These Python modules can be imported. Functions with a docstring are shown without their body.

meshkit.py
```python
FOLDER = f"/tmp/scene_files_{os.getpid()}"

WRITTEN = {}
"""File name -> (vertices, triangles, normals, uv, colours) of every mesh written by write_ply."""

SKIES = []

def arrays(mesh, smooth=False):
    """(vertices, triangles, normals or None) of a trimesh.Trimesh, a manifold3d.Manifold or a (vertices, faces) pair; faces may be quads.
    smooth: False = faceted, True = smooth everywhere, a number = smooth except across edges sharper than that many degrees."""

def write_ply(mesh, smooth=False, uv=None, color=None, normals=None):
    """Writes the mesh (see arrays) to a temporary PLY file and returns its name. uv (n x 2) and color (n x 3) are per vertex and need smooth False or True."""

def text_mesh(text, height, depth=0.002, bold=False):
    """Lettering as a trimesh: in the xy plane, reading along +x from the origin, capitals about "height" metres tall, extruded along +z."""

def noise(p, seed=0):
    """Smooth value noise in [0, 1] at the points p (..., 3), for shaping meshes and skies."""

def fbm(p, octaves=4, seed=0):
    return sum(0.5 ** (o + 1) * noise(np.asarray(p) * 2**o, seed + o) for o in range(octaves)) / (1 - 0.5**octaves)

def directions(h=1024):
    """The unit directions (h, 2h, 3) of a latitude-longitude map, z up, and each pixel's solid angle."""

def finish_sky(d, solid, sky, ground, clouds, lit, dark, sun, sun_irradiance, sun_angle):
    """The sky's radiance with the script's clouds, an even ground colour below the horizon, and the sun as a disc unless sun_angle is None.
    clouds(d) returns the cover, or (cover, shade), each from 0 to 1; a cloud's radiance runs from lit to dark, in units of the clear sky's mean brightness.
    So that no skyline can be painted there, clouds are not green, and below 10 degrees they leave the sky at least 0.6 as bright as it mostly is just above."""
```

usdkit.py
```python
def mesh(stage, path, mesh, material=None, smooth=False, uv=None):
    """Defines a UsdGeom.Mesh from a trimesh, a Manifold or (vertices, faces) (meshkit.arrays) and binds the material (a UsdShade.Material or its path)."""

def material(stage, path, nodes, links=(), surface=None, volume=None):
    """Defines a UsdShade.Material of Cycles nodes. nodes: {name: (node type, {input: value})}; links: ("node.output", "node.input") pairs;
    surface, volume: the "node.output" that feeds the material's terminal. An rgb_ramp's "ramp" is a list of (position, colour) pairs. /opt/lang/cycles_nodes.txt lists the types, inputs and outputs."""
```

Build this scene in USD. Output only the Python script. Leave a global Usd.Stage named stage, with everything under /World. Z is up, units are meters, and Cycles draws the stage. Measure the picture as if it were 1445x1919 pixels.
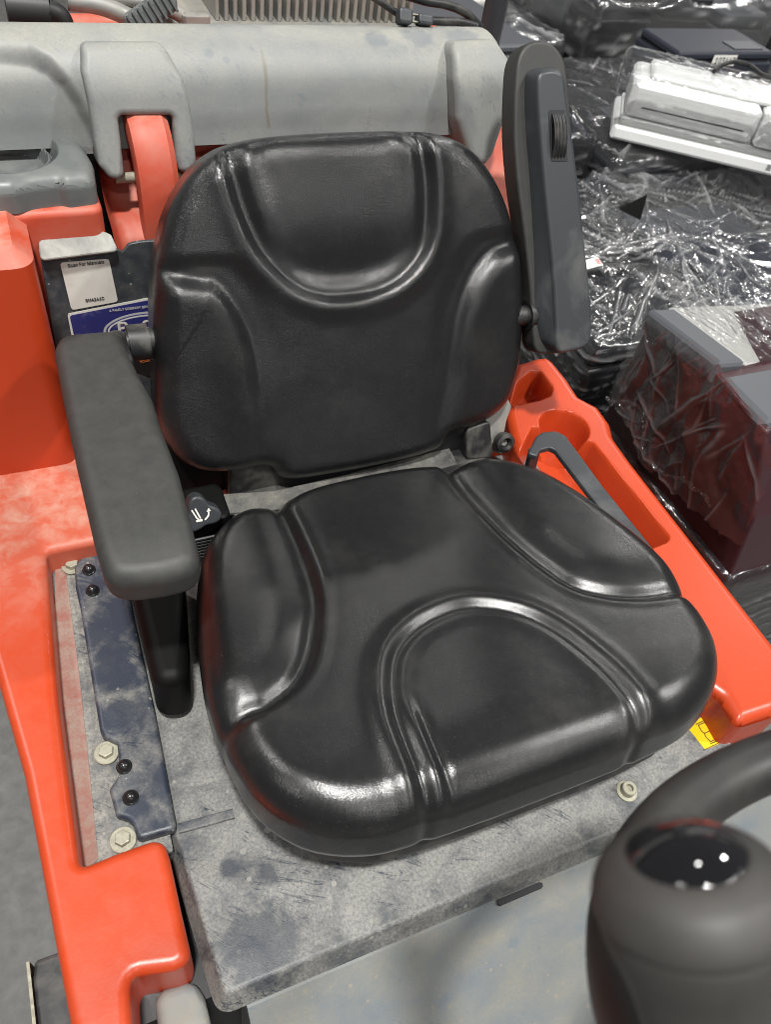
import math, random
import numpy as np
import trimesh, shapely
from shapely.geometry import Polygon, LineString, Point
from shapely import affinity
from scipy.spatial import cKDTree, Delaunay
from pxr import Usd, UsdGeom, UsdLux, UsdShade, Gf, Sdf
import usdkit, meshkit

stage = Usd.Stage.CreateInMemory()
UsdGeom.SetStageUpAxis(stage, UsdGeom.Tokens.z)
UsdGeom.SetStageMetersPerUnit(stage, 1.0)
UsdGeom.Xform.Define(stage, '/World')

# ---------------------------------------------------------------- camera
cam = UsdGeom.Camera.Define(stage, '/World/camera')
cam.CreateHorizontalApertureAttr(24.0)
cam.CreateVerticalApertureAttr(24.0 * 1024 / 772)
cam.CreateFocalLengthAttr(24.0 * 1468.17 / 1445)
cam.CreateClippingRangeAttr(Gf.Vec2f(0.02, 200))
cam.CreateFStopAttr(7.5)
cam.CreateFocusDistanceAttr(0.86)
EXPOSURE = 0.0
cam.CreateExposureAttr(EXPOSURE)
RX, RY, RZ = (0.91837365, -0.20140856, 0.34062359), (-0.37309707, -0.72755365, 0.57572933), (0.13186512, -0.65582031, -0.74331104)
right = [RX[0], RY[0], RZ[0]]; down = [RX[1], RY[1], RZ[1]]; fwd = [RX[2], RY[2], RZ[2]]
mat = Gf.Matrix4d(*right, 0, *[-a for a in down], 0, *[-a for a in fwd], 0, 0, 0, 1.5, 1)
cam.AddTransformOp().Set(mat)

# ---------------------------------------------------------------- light: warehouse high-bay lamps and the bounce of the hall
amb = UsdLux.DomeLight.Define(stage, '/World/hall_bounce')
amb_m = usdkit.material(stage, '/World/Looks/hall_bounce', {
    'b': ('background_shader', {'color': (0.96, 0.97, 1.0), 'strength': 0.12})}, surface='b.background')
UsdShade.MaterialBindingAPI.Apply(amb.GetPrim()).Bind(amb_m)
LAMP_Z = 7.0
for x, y, w in ((-0.5, -0.9, 2.9), (-5.5, -0.9, 0.5), (5.0, -1.7, 1.9), (-0.5, -5.6, 0.6), (4.6, -5.6, 0.7), (-3.0, 3.8, 0.8), (8.5, 3.6, 0.7), (3.2, 7.5, 0.35), (10.0, 8.5, 1.8), (-0.5, -11.0, 0.9), (5.0, -11.0, 0.9)):
    k = globals().get('k', 0) + 1
    l = UsdLux.DiskLight.Define(stage, '/World/high_bay_lamp_%03d' % k)
    l.CreateRadiusAttr(0.24)
    l.CreateNormalizeAttr(True)
    l.CreateIntensityAttr(60.0 * w)
    l.CreateColorAttr(Gf.Vec3f(1.0, 0.985, 0.95))
    l.AddTranslateOp().Set((x, y, LAMP_Z))

# ---------------------------------------------------------------- helpers
def cr(pts, n=12, closed=False):
    """Catmull-Rom through the points."""
    p = np.asarray(pts, float)
    if closed:
        q = np.vstack([p[-1], p, p[:2]])
    else:
        q = np.vstack([2 * p[0] - p[1], p, 2 * p[-1] - p[-2]])
    out = []
    for i in range(len(q) - 3):
        a, b, c, d = q[i:i + 4]
        for t in np.linspace(0, 1, n, endpoint=False):
            out.append(0.5 * (2 * b + (c - a) * t + (2 * a - 5 * b + 4 * c - d) * t * t + (3 * b - a - 3 * c + d) * t ** 3))
    if not closed:
        out.append(p[-1])
    return np.array(out)

def resample(p, n, closed=True):
    p = np.asarray(p, float)
    q = np.vstack([p, p[:1]]) if closed else p
    s = np.r_[0, np.cumsum(np.linalg.norm(np.diff(q, axis=0), axis=1))]
    t = np.linspace(0, s[-1], n, endpoint=not closed)
    return np.stack([np.interp(t, s, q[:, i]) for i in range(q.shape[1])], 1)

def ccw(p):
    p = np.asarray(p, float)
    a = 0.5 * np.sum(p[:, 0] * np.roll(p[:, 1], -1) - p[:, 1] * np.roll(p[:, 0], -1))
    return p if a > 0 else p[::-1]

def rnd(poly, r, step=0.004):
    """Rounds every corner of the polygon to the radius r; returns a dense outline."""
    g = Polygon(poly).buffer(0)
    g = g.buffer(-r, quad_segs=8).buffer(2 * r, quad_segs=8).buffer(-r, quad_segs=8)
    if g.geom_type != 'Polygon':
        g = max(g.geoms, key=lambda a: a.area)
    o = np.array(g.exterior.coords)[:-1]
    return resample(ccw(o), max(16, int(g.exterior.length / step)))

class frame:
    def __init__(s, o, ex, ey, z=None):
        s.o = np.array(o, float); ex = np.array(ex, float); ex /= np.linalg.norm(ex)
        ey = np.array(ey, float); ey = ey - ex * (ex @ ey); ey /= np.linalg.norm(ey)
        s.ex, s.ey, s.ez = ex, ey, np.cross(ex, ey)
    def __call__(s, v):
        v = np.asarray(v, float)
        return s.o + v[:, :1] * s.ex + v[:, 1:2] * s.ey + v[:, 2:3] * s.ez
    def at(s, o):
        return frame(s(np.array([o], float))[0], s.ex, s.ey)
WORLD = frame((0, 0, 0), (1, 0, 0), (0, 1, 0))

def earcut(o, holes=()):
    import mapbox_earcut as me
    v = np.vstack([o, *holes]) if len(holes) else np.asarray(o)
    ends = np.cumsum([len(o)] + [len(h) for h in holes]).astype(np.uint32)
    return v, me.triangulate_float64(np.ascontiguousarray(v[:, :2], dtype=np.float64), ends).reshape(-1, 3).astype(int)

def normals2(p):
    t = np.roll(p, -1, 0) - np.roll(p, 1, 0)
    n = np.stack([t[:, 1], -t[:, 0]], 1)
    return n / np.maximum(np.linalg.norm(n, axis=1, keepdims=True), 1e-12)

def pillow(o, z0, z1, rt=0.004, rb=0.0, n=5, draft=0.0, fr=WORLD, grid=0.0):
    """A plate or block: the outline o drawn up from z0 to z1, its top edge rounded by rt and its bottom edge by rb."""
    o = ccw(o)
    need = max(rt + (min(0.0012, rt * 0.3) if rt > 0.002 else 0), rb) + draft
    if need > 0.0012:
        g = Polygon(o).buffer(0); g = g.buffer(-need * 1.06, quad_segs=10).buffer(need * 1.06, quad_segs=10)
        if g.geom_type != 'Polygon' and not g.is_empty:
            g = max(g.geoms, key=lambda a: a.area)
        if not g.is_empty:
            e_ = np.array(g.exterior.coords)[:-1]; k_ = min(len(o), 1400)
            o = resample(ccw(e_), max(k_, min(700, int(g.exterior.length / max(need * 0.3, 0.0012)))))
    nn = normals2(o)
    prof = []
    if rb > 0:
        for a in np.linspace(0, math.pi / 2, n):
            prof.append((rb * (1 - math.sin(a)), z0 + rb * (1 - math.cos(a))))
    else:
        prof.append((0.0, z0))
    if rt > 0:
        for a in np.linspace(0, math.pi / 2, n):
            prof.append((draft + rt * (1 - math.cos(a)), z1 - rt + rt * math.sin(a)))
        if rt > 0.002:
            prof.append((draft + rt + min(0.0012, rt * 0.3), z1))
    else:
        prof.append((draft, z1))
    rings = [np.column_stack([o - nn * i, np.full(len(o), z)]) for i, z in prof]
    m = len(o); V = np.vstack(rings); F = []
    idx = np.arange(m); nx = (idx + 1) % m
    for k in range(len(rings) - 1):
        a, b = k * m, (k + 1) * m
        F.append(np.column_stack([a + idx, a + nx, b + nx])); F.append(np.column_stack([a + idx, b + nx, b + idx]))
    try:
        _, tri = earcut(rings[-1][:, :2])
        _, trb = earcut(rings[0][:, :2])
    except Exception:
        tri = trb = Delaunay(o).simplices
    def orient(t, pts, up):
        a, b, c = pts[t[:, 0]], pts[t[:, 1]], pts[t[:, 2]]
        s = (b[:, 0] - a[:, 0]) * (c[:, 1] - a[:, 1]) - (b[:, 1] - a[:, 1]) * (c[:, 0] - a[:, 0])
        t = t.copy(); bad = (s < 0) if up else (s > 0); t[bad] = t[bad][:, ::-1]
        return t
    top = rings[-1][:, :2]; pg = Polygon(top)
    ar = 0.5 * abs(np.sum(top[:, 0] * np.roll(top[:, 1], -1) - top[:, 1] * np.roll(top[:, 0], -1)))
    if len(tri):
        e1, e2 = top[tri[:, 1]] - top[tri[:, 0]], top[tri[:, 2]] - top[tri[:, 0]]; at = 0.5 * np.abs(e1[:, 0] * e2[:, 1] - e1[:, 1] * e2[:, 0]).sum()
    else:
        at = 0
    if grid or not pg.is_valid or abs(at - ar) > 0.01 * ar:
        base_p = pg if pg.is_valid else pg.buffer(0); st_ = grid or 0.006
        bx0, by0, bx1, by1 = base_p.bounds; gg = np.stack(np.meshgrid(np.arange(bx0, bx1, st_), np.arange(by0, by1, st_)), -1).reshape(-1, 2)
        gg = gg[shapely.contains_xy(base_p.buffer(-st_ * 0.6), gg[:, 0], gg[:, 1])]; allp = np.vstack([top, gg])
        td = Delaunay(allp + np.random.default_rng(2).normal(0, 1e-7, allp.shape)).simplices; cc_ = allp[td].mean(1); td = td[shapely.contains_xy(base_p, cc_[:, 0], cc_[:, 1])]
        td = orient(td, allp, True); off = (len(rings) - 1) * m
        V = np.vstack([V, np.column_stack([gg, np.full(len(gg), rings[-1][0, 2])])]); nt = len(rings) * m
        F.append(np.where(td < m, td + off, td - m + nt))
    else:
        F.append(orient(tri, rings[-1], True) + (len(rings) - 1) * m)
    F.append(orient(trb, rings[0], False))
    return trimesh.Trimesh(fr(V), np.vstack(F), process=False)

def rect(x0, x1, y0, y1):
    return np.array([(x0, y0), (x1, y0), (x1, y1), (x0, y1)], float)

def box(x0, x1, y0, y1, z0, z1, r=0.004, fr=WORLD, n=3):
    return pillow(rnd(rect(x0, x1, y0, y1), max(r, 0.0005), step=0.02 if r < 0.02 else 0.008), z0, z1, r, r, n=n, fr=fr) if r > 0 else \
        trimesh.Trimesh(fr(trimesh.creation.box(bounds=[(x0, y0, z0), (x1, y1, z1)]).vertices), trimesh.creation.box().faces, process=False)

def rbox(x0, x1, y0, y1, z0, z1, r, fr=WORLD):
    """box with few triangles and bevelled edges (chamfered hull)"""
    pts = []
    for sx in (0, 1):
        for sy in (0, 1):
            for sz in (0, 1):
                c = np.array([(x0, x1)[sx], (y0, y1)[sy], (z0, z1)[sz]], float); d = np.array([1 - 2 * sx, 1 - 2 * sy, 1 - 2 * sz]) * r
                for a in range(3):
                    e = d.copy(); e[a] = 0; pts.append(c + e)
                pts.append(c + d * 0.42)
    h = trimesh.convex.convex_hull(np.array(pts))
    return trimesh.Trimesh(fr(h.vertices), h.faces, process=False)

def tube(path, r, n=14, cap=True):
    """Round tube along the path; r a number or one per point."""
    p = np.asarray(path, float); m = len(p); r = np.broadcast_to(r, m)
    t = np.gradient(p, axis=0); t /= np.linalg.norm(t, axis=1, keepdims=True)
    u = np.cross(t[0], (0, 0, 1.0)); u = u if np.linalg.norm(u) > 0.1 else np.cross(t[0], (1.0, 0, 0))
    V = []
    for i in range(m):
        u = u - t[i] * (u @ t[i]); u /= np.linalg.norm(u); w = np.cross(t[i], u)
        a = np.linspace(0, 2 * math.pi, n, endpoint=False)
        V.append(p[i] + r[i] * (np.cos(a)[:, None] * u + np.sin(a)[:, None] * w))
    V = np.vstack(V); F = []
    idx = np.arange(n); nx = (idx + 1) % n
    for k in range(m - 1):
        a, b = k * n, (k + 1) * n
        F.append(np.column_stack([a + idx, a + nx, b + nx])); F.append(np.column_stack([a + idx, b + nx, b + idx]))
    if cap:
        V = np.vstack([V, p[0], p[-1]])
        F.append(np.column_stack([nx, idx, np.full(n, m * n)])); F.append(np.column_stack([(m - 1) * n + idx, (m - 1) * n + nx, np.full(n, m * n + 1)]))
    return trimesh.Trimesh(V, np.vstack(F), process=False)

def ribbon(path, side, w, th, r=0.3):
    """A flat strap: rounded-rectangle section of width w (along side) and thickness th swept along the path."""
    p = np.asarray(path, float); t = np.gradient(p, axis=0); t /= np.linalg.norm(t, axis=1, keepdims=True)
    sec = rnd(rect(-w / 2, w / 2, -th / 2, th / 2), th * r, step=th * 0.3)
    side = np.asarray(side, float); V = []
    for i in range(len(p)):
        s = side - t[i] * (side @ t[i]); s /= np.linalg.norm(s); u = np.cross(t[i], s)
        V.append(p[i] + sec[:, :1] * s + sec[:, 1:] * u)
    n, m = len(sec), len(p); V = np.vstack(V + [p[:1], p[-1:]]); F = []
    idx = np.arange(n); nx = (idx + 1) % n
    for k in range(m - 1):
        a, b = k * n, (k + 1) * n
        F.append(np.column_stack([a + idx, a + nx, b + nx])); F.append(np.column_stack([a + idx, b + nx, b + idx]))
    F.append(np.column_stack([nx, idx, np.full(n, m * n)])); F.append(np.column_stack([(m - 1) * n + idx, (m - 1) * n + nx, np.full(n, m * n + 1)]))
    return trimesh.Trimesh(V, np.vstack(F), process=False)

def lathe(prof, fr=WORLD, n=32):
    """Revolves (radius, z) pairs about the frame's z."""
    prof = np.asarray(prof, float); a = np.linspace(0, 2 * math.pi, n, endpoint=False); V = []
    for r, z in prof:
        V.append(np.column_stack([r * np.cos(a), r * np.sin(a), np.full(n, z)]))
    V = np.vstack(V); F = []; idx = np.arange(n); nx = (idx + 1) % n
    for k in range(len(prof) - 1):
        p, q = k * n, (k + 1) * n
        F.append(np.column_stack([p + idx, p + nx, q + nx])); F.append(np.column_stack([p + idx, q + nx, q + idx]))
    return trimesh.Trimesh(fr(V), np.vstack(F), process=False)

def gridmesh(V, nu, nv):
    i = np.arange(nu * nv).reshape(nu, nv)
    a, b, c, d = i[:-1, :-1].ravel(), i[1:, :-1].ravel(), i[1:, 1:].ravel(), i[:-1, 1:].ravel()
    return trimesh.Trimesh(V, np.vstack([np.column_stack([a, b, c]), np.column_stack([a, c, d])]), process=False)

def cat(*m):
    return trimesh.util.concatenate([a for a in m])

def gridwrap(V, n):
    m_ = len(V) // n; idx = np.arange(n); nx = (idx + 1) % n; F = []
    for k in range(m_ - 1):
        a, b = k * n, (k + 1) * n
        F.append(np.column_stack([a + idx, a + nx, b + nx])); F.append(np.column_stack([a + idx, b + nx, b + idx]))
    return trimesh.Trimesh(V, np.vstack(F), process=False)

def sstep(x):
    x = np.clip(x, 0, 1)
    return x * x * (3 - 2 * x)

def sd_poly(poly, X, Y):
    c = resample(poly, 700); d, _ = cKDTree(c).query(np.column_stack([X.ravel(), Y.ravel()])); ins = shapely.contains_xy(Polygon(poly).buffer(0), X.ravel(), Y.ravel())
    return np.where(ins, -d, d).reshape(X.shape)

# ---- prims
used = {}
def path_of(name, parent):
    base = parent.GetPath().pathString if parent is not None else '/World'
    k = used.get((base, name), 0); used[(base, name)] = k + 1
    return base + '/' + (name if k == 0 else '%s_%03d' % (name, k))

def tag(p, label=None, category=None, group=None, kind=None):
    for key, v in (('label', label), ('category', category), ('group', group), ('kind', kind)):
        if v:
            p.SetCustomDataByKey(key, v)
    return p

def obj(name, mesh, m, parent=None, smooth=35, **kw):
    p = usdkit.mesh(stage, path_of(name, parent), mesh, m, smooth=smooth).GetPrim()
    return tag(p, **kw)

def thing(name, label, category, group=None, loc=(0, 0, 0), rz=0.0):
    x = UsdGeom.Xform.Define(stage, path_of(name, None))
    x.AddTranslateOp().Set(tuple(float(a) for a in loc))
    if rz:
        x.AddRotateZOp().Set(math.degrees(rz))
    return tag(x.GetPrim(), label, category, group)

def local(m, loc):
    m = m.copy(); m.vertices = m.vertices - np.asarray(loc, float); return m

# ---------------------------------------------------------------- materials
L = '/World/Looks/'
def M_dusty(name, base, dust, rough=0.5, dustrough=0.85, amount=(0.45, 0.65), scale=14.0, detail=8.0, bump=0.15, bscale=500.0, spots=0.0, up=0.0, spec=0.5, coat=0.0, speck=0.0, blotch=0.0, metallic=0.0, bdist=0.0004, yband=None, bare=(), grain=0.0, drip=None, scratch=0.0):
    """Painted or moulded surface with a film of dust in patches: amount = the noise range over which dust sets in."""
    n = {'g': ('geometry', {}),
         'n1': ('noise_texture', {'scale': scale, 'detail': detail, 'roughness': 0.62, 'distortion': 0.4}),
         'r1': ('map_range', {'from_min': amount[0], 'from_max': amount[1], 'to_min': 0.0, 'to_max': 1.0, 'clamp': True}),
         'n2': ('noise_texture', {'scale': bscale, 'detail': 4.0, 'roughness': 0.6}),
         'mx': ('mix_color', {'a': base, 'b': dust}),
         'rg': ('mix_float', {'a': rough, 'b': dustrough}),
         'b': ('bump', {'strength': bump, 'distance': bdist}),
         'p': ('principled_bsdf', {'specular_ior_level': spec, 'coat_weight': coat, 'coat_roughness': 0.2, 'metallic': metallic})}
    k = [('g.position', 'n1.vector'), ('g.position', 'n2.vector'), ('n1.fac', 'r1.value'), ('n2.fac', 'b.height')]
    fac = 'r1.result'
    if up:
        n['s'] = ('separate_xyz', {}); n['um'] = ('map_range', {'from_min': 0.25, 'from_max': 0.95, 'to_min': 1.0 - up, 'to_max': 1.0, 'clamp': True}); n['mu'] = ('math', {'math_type': 'multiply'})
        k += [('g.normal', 's.vector'), ('s.z', 'um.value'), (fac, 'mu.value1'), ('um.result', 'mu.value2')]; fac = 'mu.value'
    if yband:
        n['sy'] = ('separate_xyz', {}); n['ym'] = ('map_range', {'from_min': yband[0], 'from_max': yband[1], 'to_min': yband[2], 'to_max': yband[3], 'clamp': True})
        n['ya'] = ('math', {'math_type': 'multiply_add', 'value3': 0.0}); n['yb'] = ('math', {'math_type': 'add', 'use_clamp': True}); n['yc'] = ('map_range', {'from_min': yband[0], 'from_max': yband[1], 'to_min': 0.0, 'to_max': yband[4], 'clamp': True})
        k += [('g.position', 'sy.vector'), ('sy.y', 'ym.value'), ('sy.y', 'yc.value'), (fac, 'ya.value1'), ('ym.result', 'ya.value2'), ('ya.value', 'yb.value1'), ('yc.result', 'yb.value2')]; fac = 'yb.value'
    if grain:
        n['gn'] = ('noise_texture', {'scale': 330.0, 'detail': 4.0, 'roughness': 0.75}); n['gm'] = ('map_range', {'from_min': 0.35, 'from_max': 0.65, 'to_min': 1.0 - grain, 'to_max': 1.0 + 0.3 * grain}); n['gx'] = ('math', {'math_type': 'multiply', 'use_clamp': True})
        k += [('g.position', 'gn.vector'), ('gn.fac', 'gm.value'), (fac, 'gx.value1'), ('gm.result', 'gx.value2')]; fac = 'gx.value'
    if speck:
        n['v'] = ('voronoi_texture', {'scale': 75.0, 'feature': 'f1', 'randomness': 1.0}); n['vn'] = ('noise_texture', {'scale': 22.0, 'detail': 3.0})
        n['vs'] = ('math', {'math_type': 'multiply', 'value2': speck}); n['vl'] = ('math', {'math_type': 'less_than'}); n['va'] = ('math', {'math_type': 'maximum'})
        n['vp'] = ('math', {'math_type': 'power', 'value2': 2.5})
        k += [('g.position', 'v.vector'), ('g.position', 'vn.vector'), ('vn.fac', 'vp.value1'), ('vp.value', 'vs.value1'), ('v.distance', 'vl.value1'), ('vs.value', 'vl.value2'), (fac, 'va.value1'), ('vl.value', 'va.value2')]
        fac = 'va.value'
    if scratch:
        for q, (rz_, sc_) in enumerate(((0.5, (9.0, 150.0, 40.0)), (-0.7, (120.0, 12.0, 40.0)))):
            n['ca%d' % q] = ('mapping', {'rotation': (0, 0, rz_)}); n['cb%d' % q] = ('mapping', {'scale': sc_}); n['cn%d' % q] = ('noise_texture', {'scale': 1.0, 'detail': 2.0, 'roughness': 0.5, 'distortion': 0.6}); n['cp%d' % q] = ('noise_texture', {'scale': 14.0 + 5 * q, 'detail': 3.0})
            n['cs%d' % q] = ('math', {'math_type': 'subtract', 'value2': 0.5}); n['cq%d' % q] = ('math', {'math_type': 'absolute'}); n['cr%d' % q] = ('map_range', {'from_min': 0.004, 'from_max': 0.016, 'to_min': 1.0, 'to_max': 0.0, 'clamp': True})
            n['ct%d' % q] = ('map_range', {'from_min': 0.54, 'from_max': 0.62, 'to_min': 0.0, 'to_max': scratch, 'clamp': True}); n['cu%d' % q] = ('math', {'math_type': 'multiply'}); n['cv%d' % q] = ('math', {'math_type': 'subtract', 'use_clamp': True})
            k += [('g.position', 'ca%d.vector' % q), ('ca%d.vector' % q, 'cb%d.vector' % q), ('cb%d.vector' % q, 'cn%d.vector' % q), ('g.position', 'cp%d.vector' % q), ('cn%d.fac' % q, 'cs%d.value1' % q), ('cs%d.value' % q, 'cq%d.value1' % q), ('cq%d.value' % q, 'cr%d.value' % q),
                  ('cp%d.fac' % q, 'ct%d.value' % q), ('cr%d.result' % q, 'cu%d.value1' % q), ('ct%d.result' % q, 'cu%d.value2' % q), (fac, 'cv%d.value1' % q), ('cu%d.value' % q, 'cv%d.value2' % q)]; fac = 'cv%d.value' % q
    for q, (bx, by, bz, br, amt) in enumerate(bare):
        n['bd%d' % q] = ('vector_math', {'math_type': 'distance', 'vector2': (bx, by, bz)}); n['bw%d' % q] = ('noise_texture', {'scale': 60.0, 'detail': 8.0, 'roughness': 0.65}); n['ba%d' % q] = ('math', {'math_type': 'multiply_add', 'value2': br * 2.2})
        n['bm%d' % q] = ('map_range', {'from_min': br * 1.75, 'from_max': br * 2.3, 'to_min': 1.0 - amt, 'to_max': 1.0, 'clamp': True}); n['bx%d' % q] = ('math', {'math_type': 'multiply'})
        k += [('g.position', 'bd%d.vector1' % q), ('g.position', 'bw%d.vector' % q), ('bw%d.fac' % q, 'ba%d.value1' % q), ('bd%d.value' % q, 'ba%d.value3' % q), ('ba%d.value' % q, 'bm%d.value' % q), (fac, 'bx%d.value1' % q), ('bm%d.result' % q, 'bx%d.value2' % q)]; fac = 'bx%d.value' % q
    k += [(fac, 'mx.fac'), (fac, 'rg.fac'), ('rg.result', 'p.roughness'), ('b.normal', 'p.normal')]
    col = 'mx.result'
    if blotch:
        n['n3'] = ('noise_texture', {'scale': 5.0, 'detail': 6.0, 'roughness': 0.6}); n['r3'] = ('map_range', {'from_min': 0.3, 'from_max': 0.7, 'to_min': 1.0 - blotch, 'to_max': 1.0 + blotch * 0.4})
        n['hs'] = ('hsv', {}); k += [('g.position', 'n3.vector'), ('n3.fac', 'r3.value'), ('r3.result', 'hs.value'), (col, 'hs.color')]; col = 'hs.color'
    if drip:
        dx_, z0_, z1_, w_ = drip
        n['ds'] = ('separate_xyz', {}); n['dn'] = ('noise_texture', {'scale': 30.0, 'detail': 4.0}); n['d0'] = ('math', {'math_type': 'multiply_add', 'value2': 0.010, 'value3': -dx_ - 0.005}); n['d1'] = ('math', {'math_type': 'add'}); n['d2'] = ('math', {'math_type': 'absolute'})
        n['d3'] = ('map_range', {'from_min': w_, 'from_max': w_ * 0.4, 'to_min': 0.0, 'to_max': 0.55, 'clamp': True}); n['d4'] = ('map_range', {'from_min': z0_, 'from_max': z0_ + 0.004, 'to_min': 0.0, 'to_max': 1.0, 'clamp': True}); n['d6'] = ('map_range', {'from_min': z1_, 'from_max': z1_ - 0.02, 'to_min': 0.0, 'to_max': 1.0, 'clamp': True}); n['d5'] = ('math', {'math_type': 'multiply'}); n['d7'] = ('math', {'math_type': 'multiply'})
        n['dm'] = ('mix_color', {'b': (0.16, 0.135, 0.085)})
        k += [('g.position', 'ds.vector'), ('g.position', 'dn.vector'), ('dn.fac', 'd0.value1'), ('ds.x', 'd1.value1'), ('d0.value', 'd1.value2'), ('d1.value', 'd2.value1'), ('d2.value', 'd3.value'), ('ds.z', 'd4.value'), ('ds.z', 'd6.value'), ('d3.result', 'd5.value1'), ('d4.result', 'd5.value2'), ('d5.value', 'd7.value1'), ('d6.result', 'd7.value2'), (col, 'dm.a'), ('d7.value', 'dm.fac')]; col = 'dm.result'
    k += [(col, 'p.base_color')]
    return usdkit.material(stage, L + name, n, k, surface='p.BSDF')

def M_leather(name, base, rough, wr=(1.0, 1.0, 1.0), strength=0.35, coat=0.38):
    n = {'g': ('geometry', {}), 'mp': ('mapping', {'scale': wr}), 'v': ('voronoi_texture', {'scale': 420.0, 'feature': 'distance_to_edge'}),
         'w': ('noise_texture', {'scale': 120.0, 'detail': 5.0, 'roughness': 0.6, 'distortion': 1.2}), 'vm': ('map_range', {'from_min': 0.0, 'from_max': 0.25, 'to_min': 0.0, 'to_max': 1.0, 'clamp': True}),
         'wa': ('math', {'math_type': 'multiply_add', 'value2': 1.6}),
         'w2': ('noise_texture', {'scale': 55.0, 'detail': 6.0, 'roughness': 0.6, 'distortion': 2.5}), 'wb': ('math', {'math_type': 'multiply_add', 'value2': 2.6}),
         'b': ('bump', {'strength': strength, 'distance': 0.00030}),
         'd': ('noise_texture', {'scale': 9.0, 'detail': 9.0, 'roughness': 0.68}), 'dr': ('map_range', {'from_min': 0.55, 'from_max': 0.85, 'to_min': 0.0, 'to_max': 0.16, 'clamp': True}),
         'sp': ('voronoi_texture', {'scale': 190.0}), 'sl': ('math', {'math_type': 'less_than', 'value2': 0.085}), 'sm': ('math', {'math_type': 'multiply', 'value2': 0.35}), 'da': ('math', {'math_type': 'maximum'}),
         'mx': ('mix_color', {'a': base, 'b': (0.13, 0.125, 0.11)}), 'rr': ('map_range', {'from_min': 0.3, 'from_max': 0.75, 'to_min': rough - 0.05, 'to_max': rough + 0.12}),
         'p': ('principled_bsdf', {'specular_ior_level': 0.5, 'coat_weight': coat, 'coat_roughness': 0.23})}
    k = [('g.position', 'mp.vector'), ('mp.vector', 'v.vector'), ('mp.vector', 'w.vector'), ('g.position', 'd.vector'), ('g.position', 'sp.vector'), ('v.distance', 'vm.value'),
         ('w.fac', 'wa.value1'), ('vm.result', 'wa.value3'), ('mp.vector', 'w2.vector'), ('w2.fac', 'wb.value1'), ('wa.value', 'wb.value3'), ('wb.value', 'b.height'), ('d.fac', 'dr.value'), ('sp.distance', 'sl.value1'), ('sl.value', 'sm.value1'), ('dr.result', 'da.value1'), ('sm.value', 'da.value2'),
         ('da.value', 'mx.fac'), ('d.fac', 'rr.value'), ('rr.result', 'p.roughness'), ('mx.result', 'p.base_color'), ('b.normal', 'p.normal'), ('b.normal', 'p.coat_normal')]
    return usdkit.material(stage, L + name, n, k, surface='p.BSDF')

def M_plain(name, base, rough=0.5, metallic=0.0, spec=0.5, coat=0.0):
    return usdkit.material(stage, L + name, {'p': ('principled_bsdf', {'base_color': base, 'roughness': rough, 'metallic': metallic, 'specular_ior_level': spec, 'coat_weight': coat})}, surface='p.BSDF')

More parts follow.
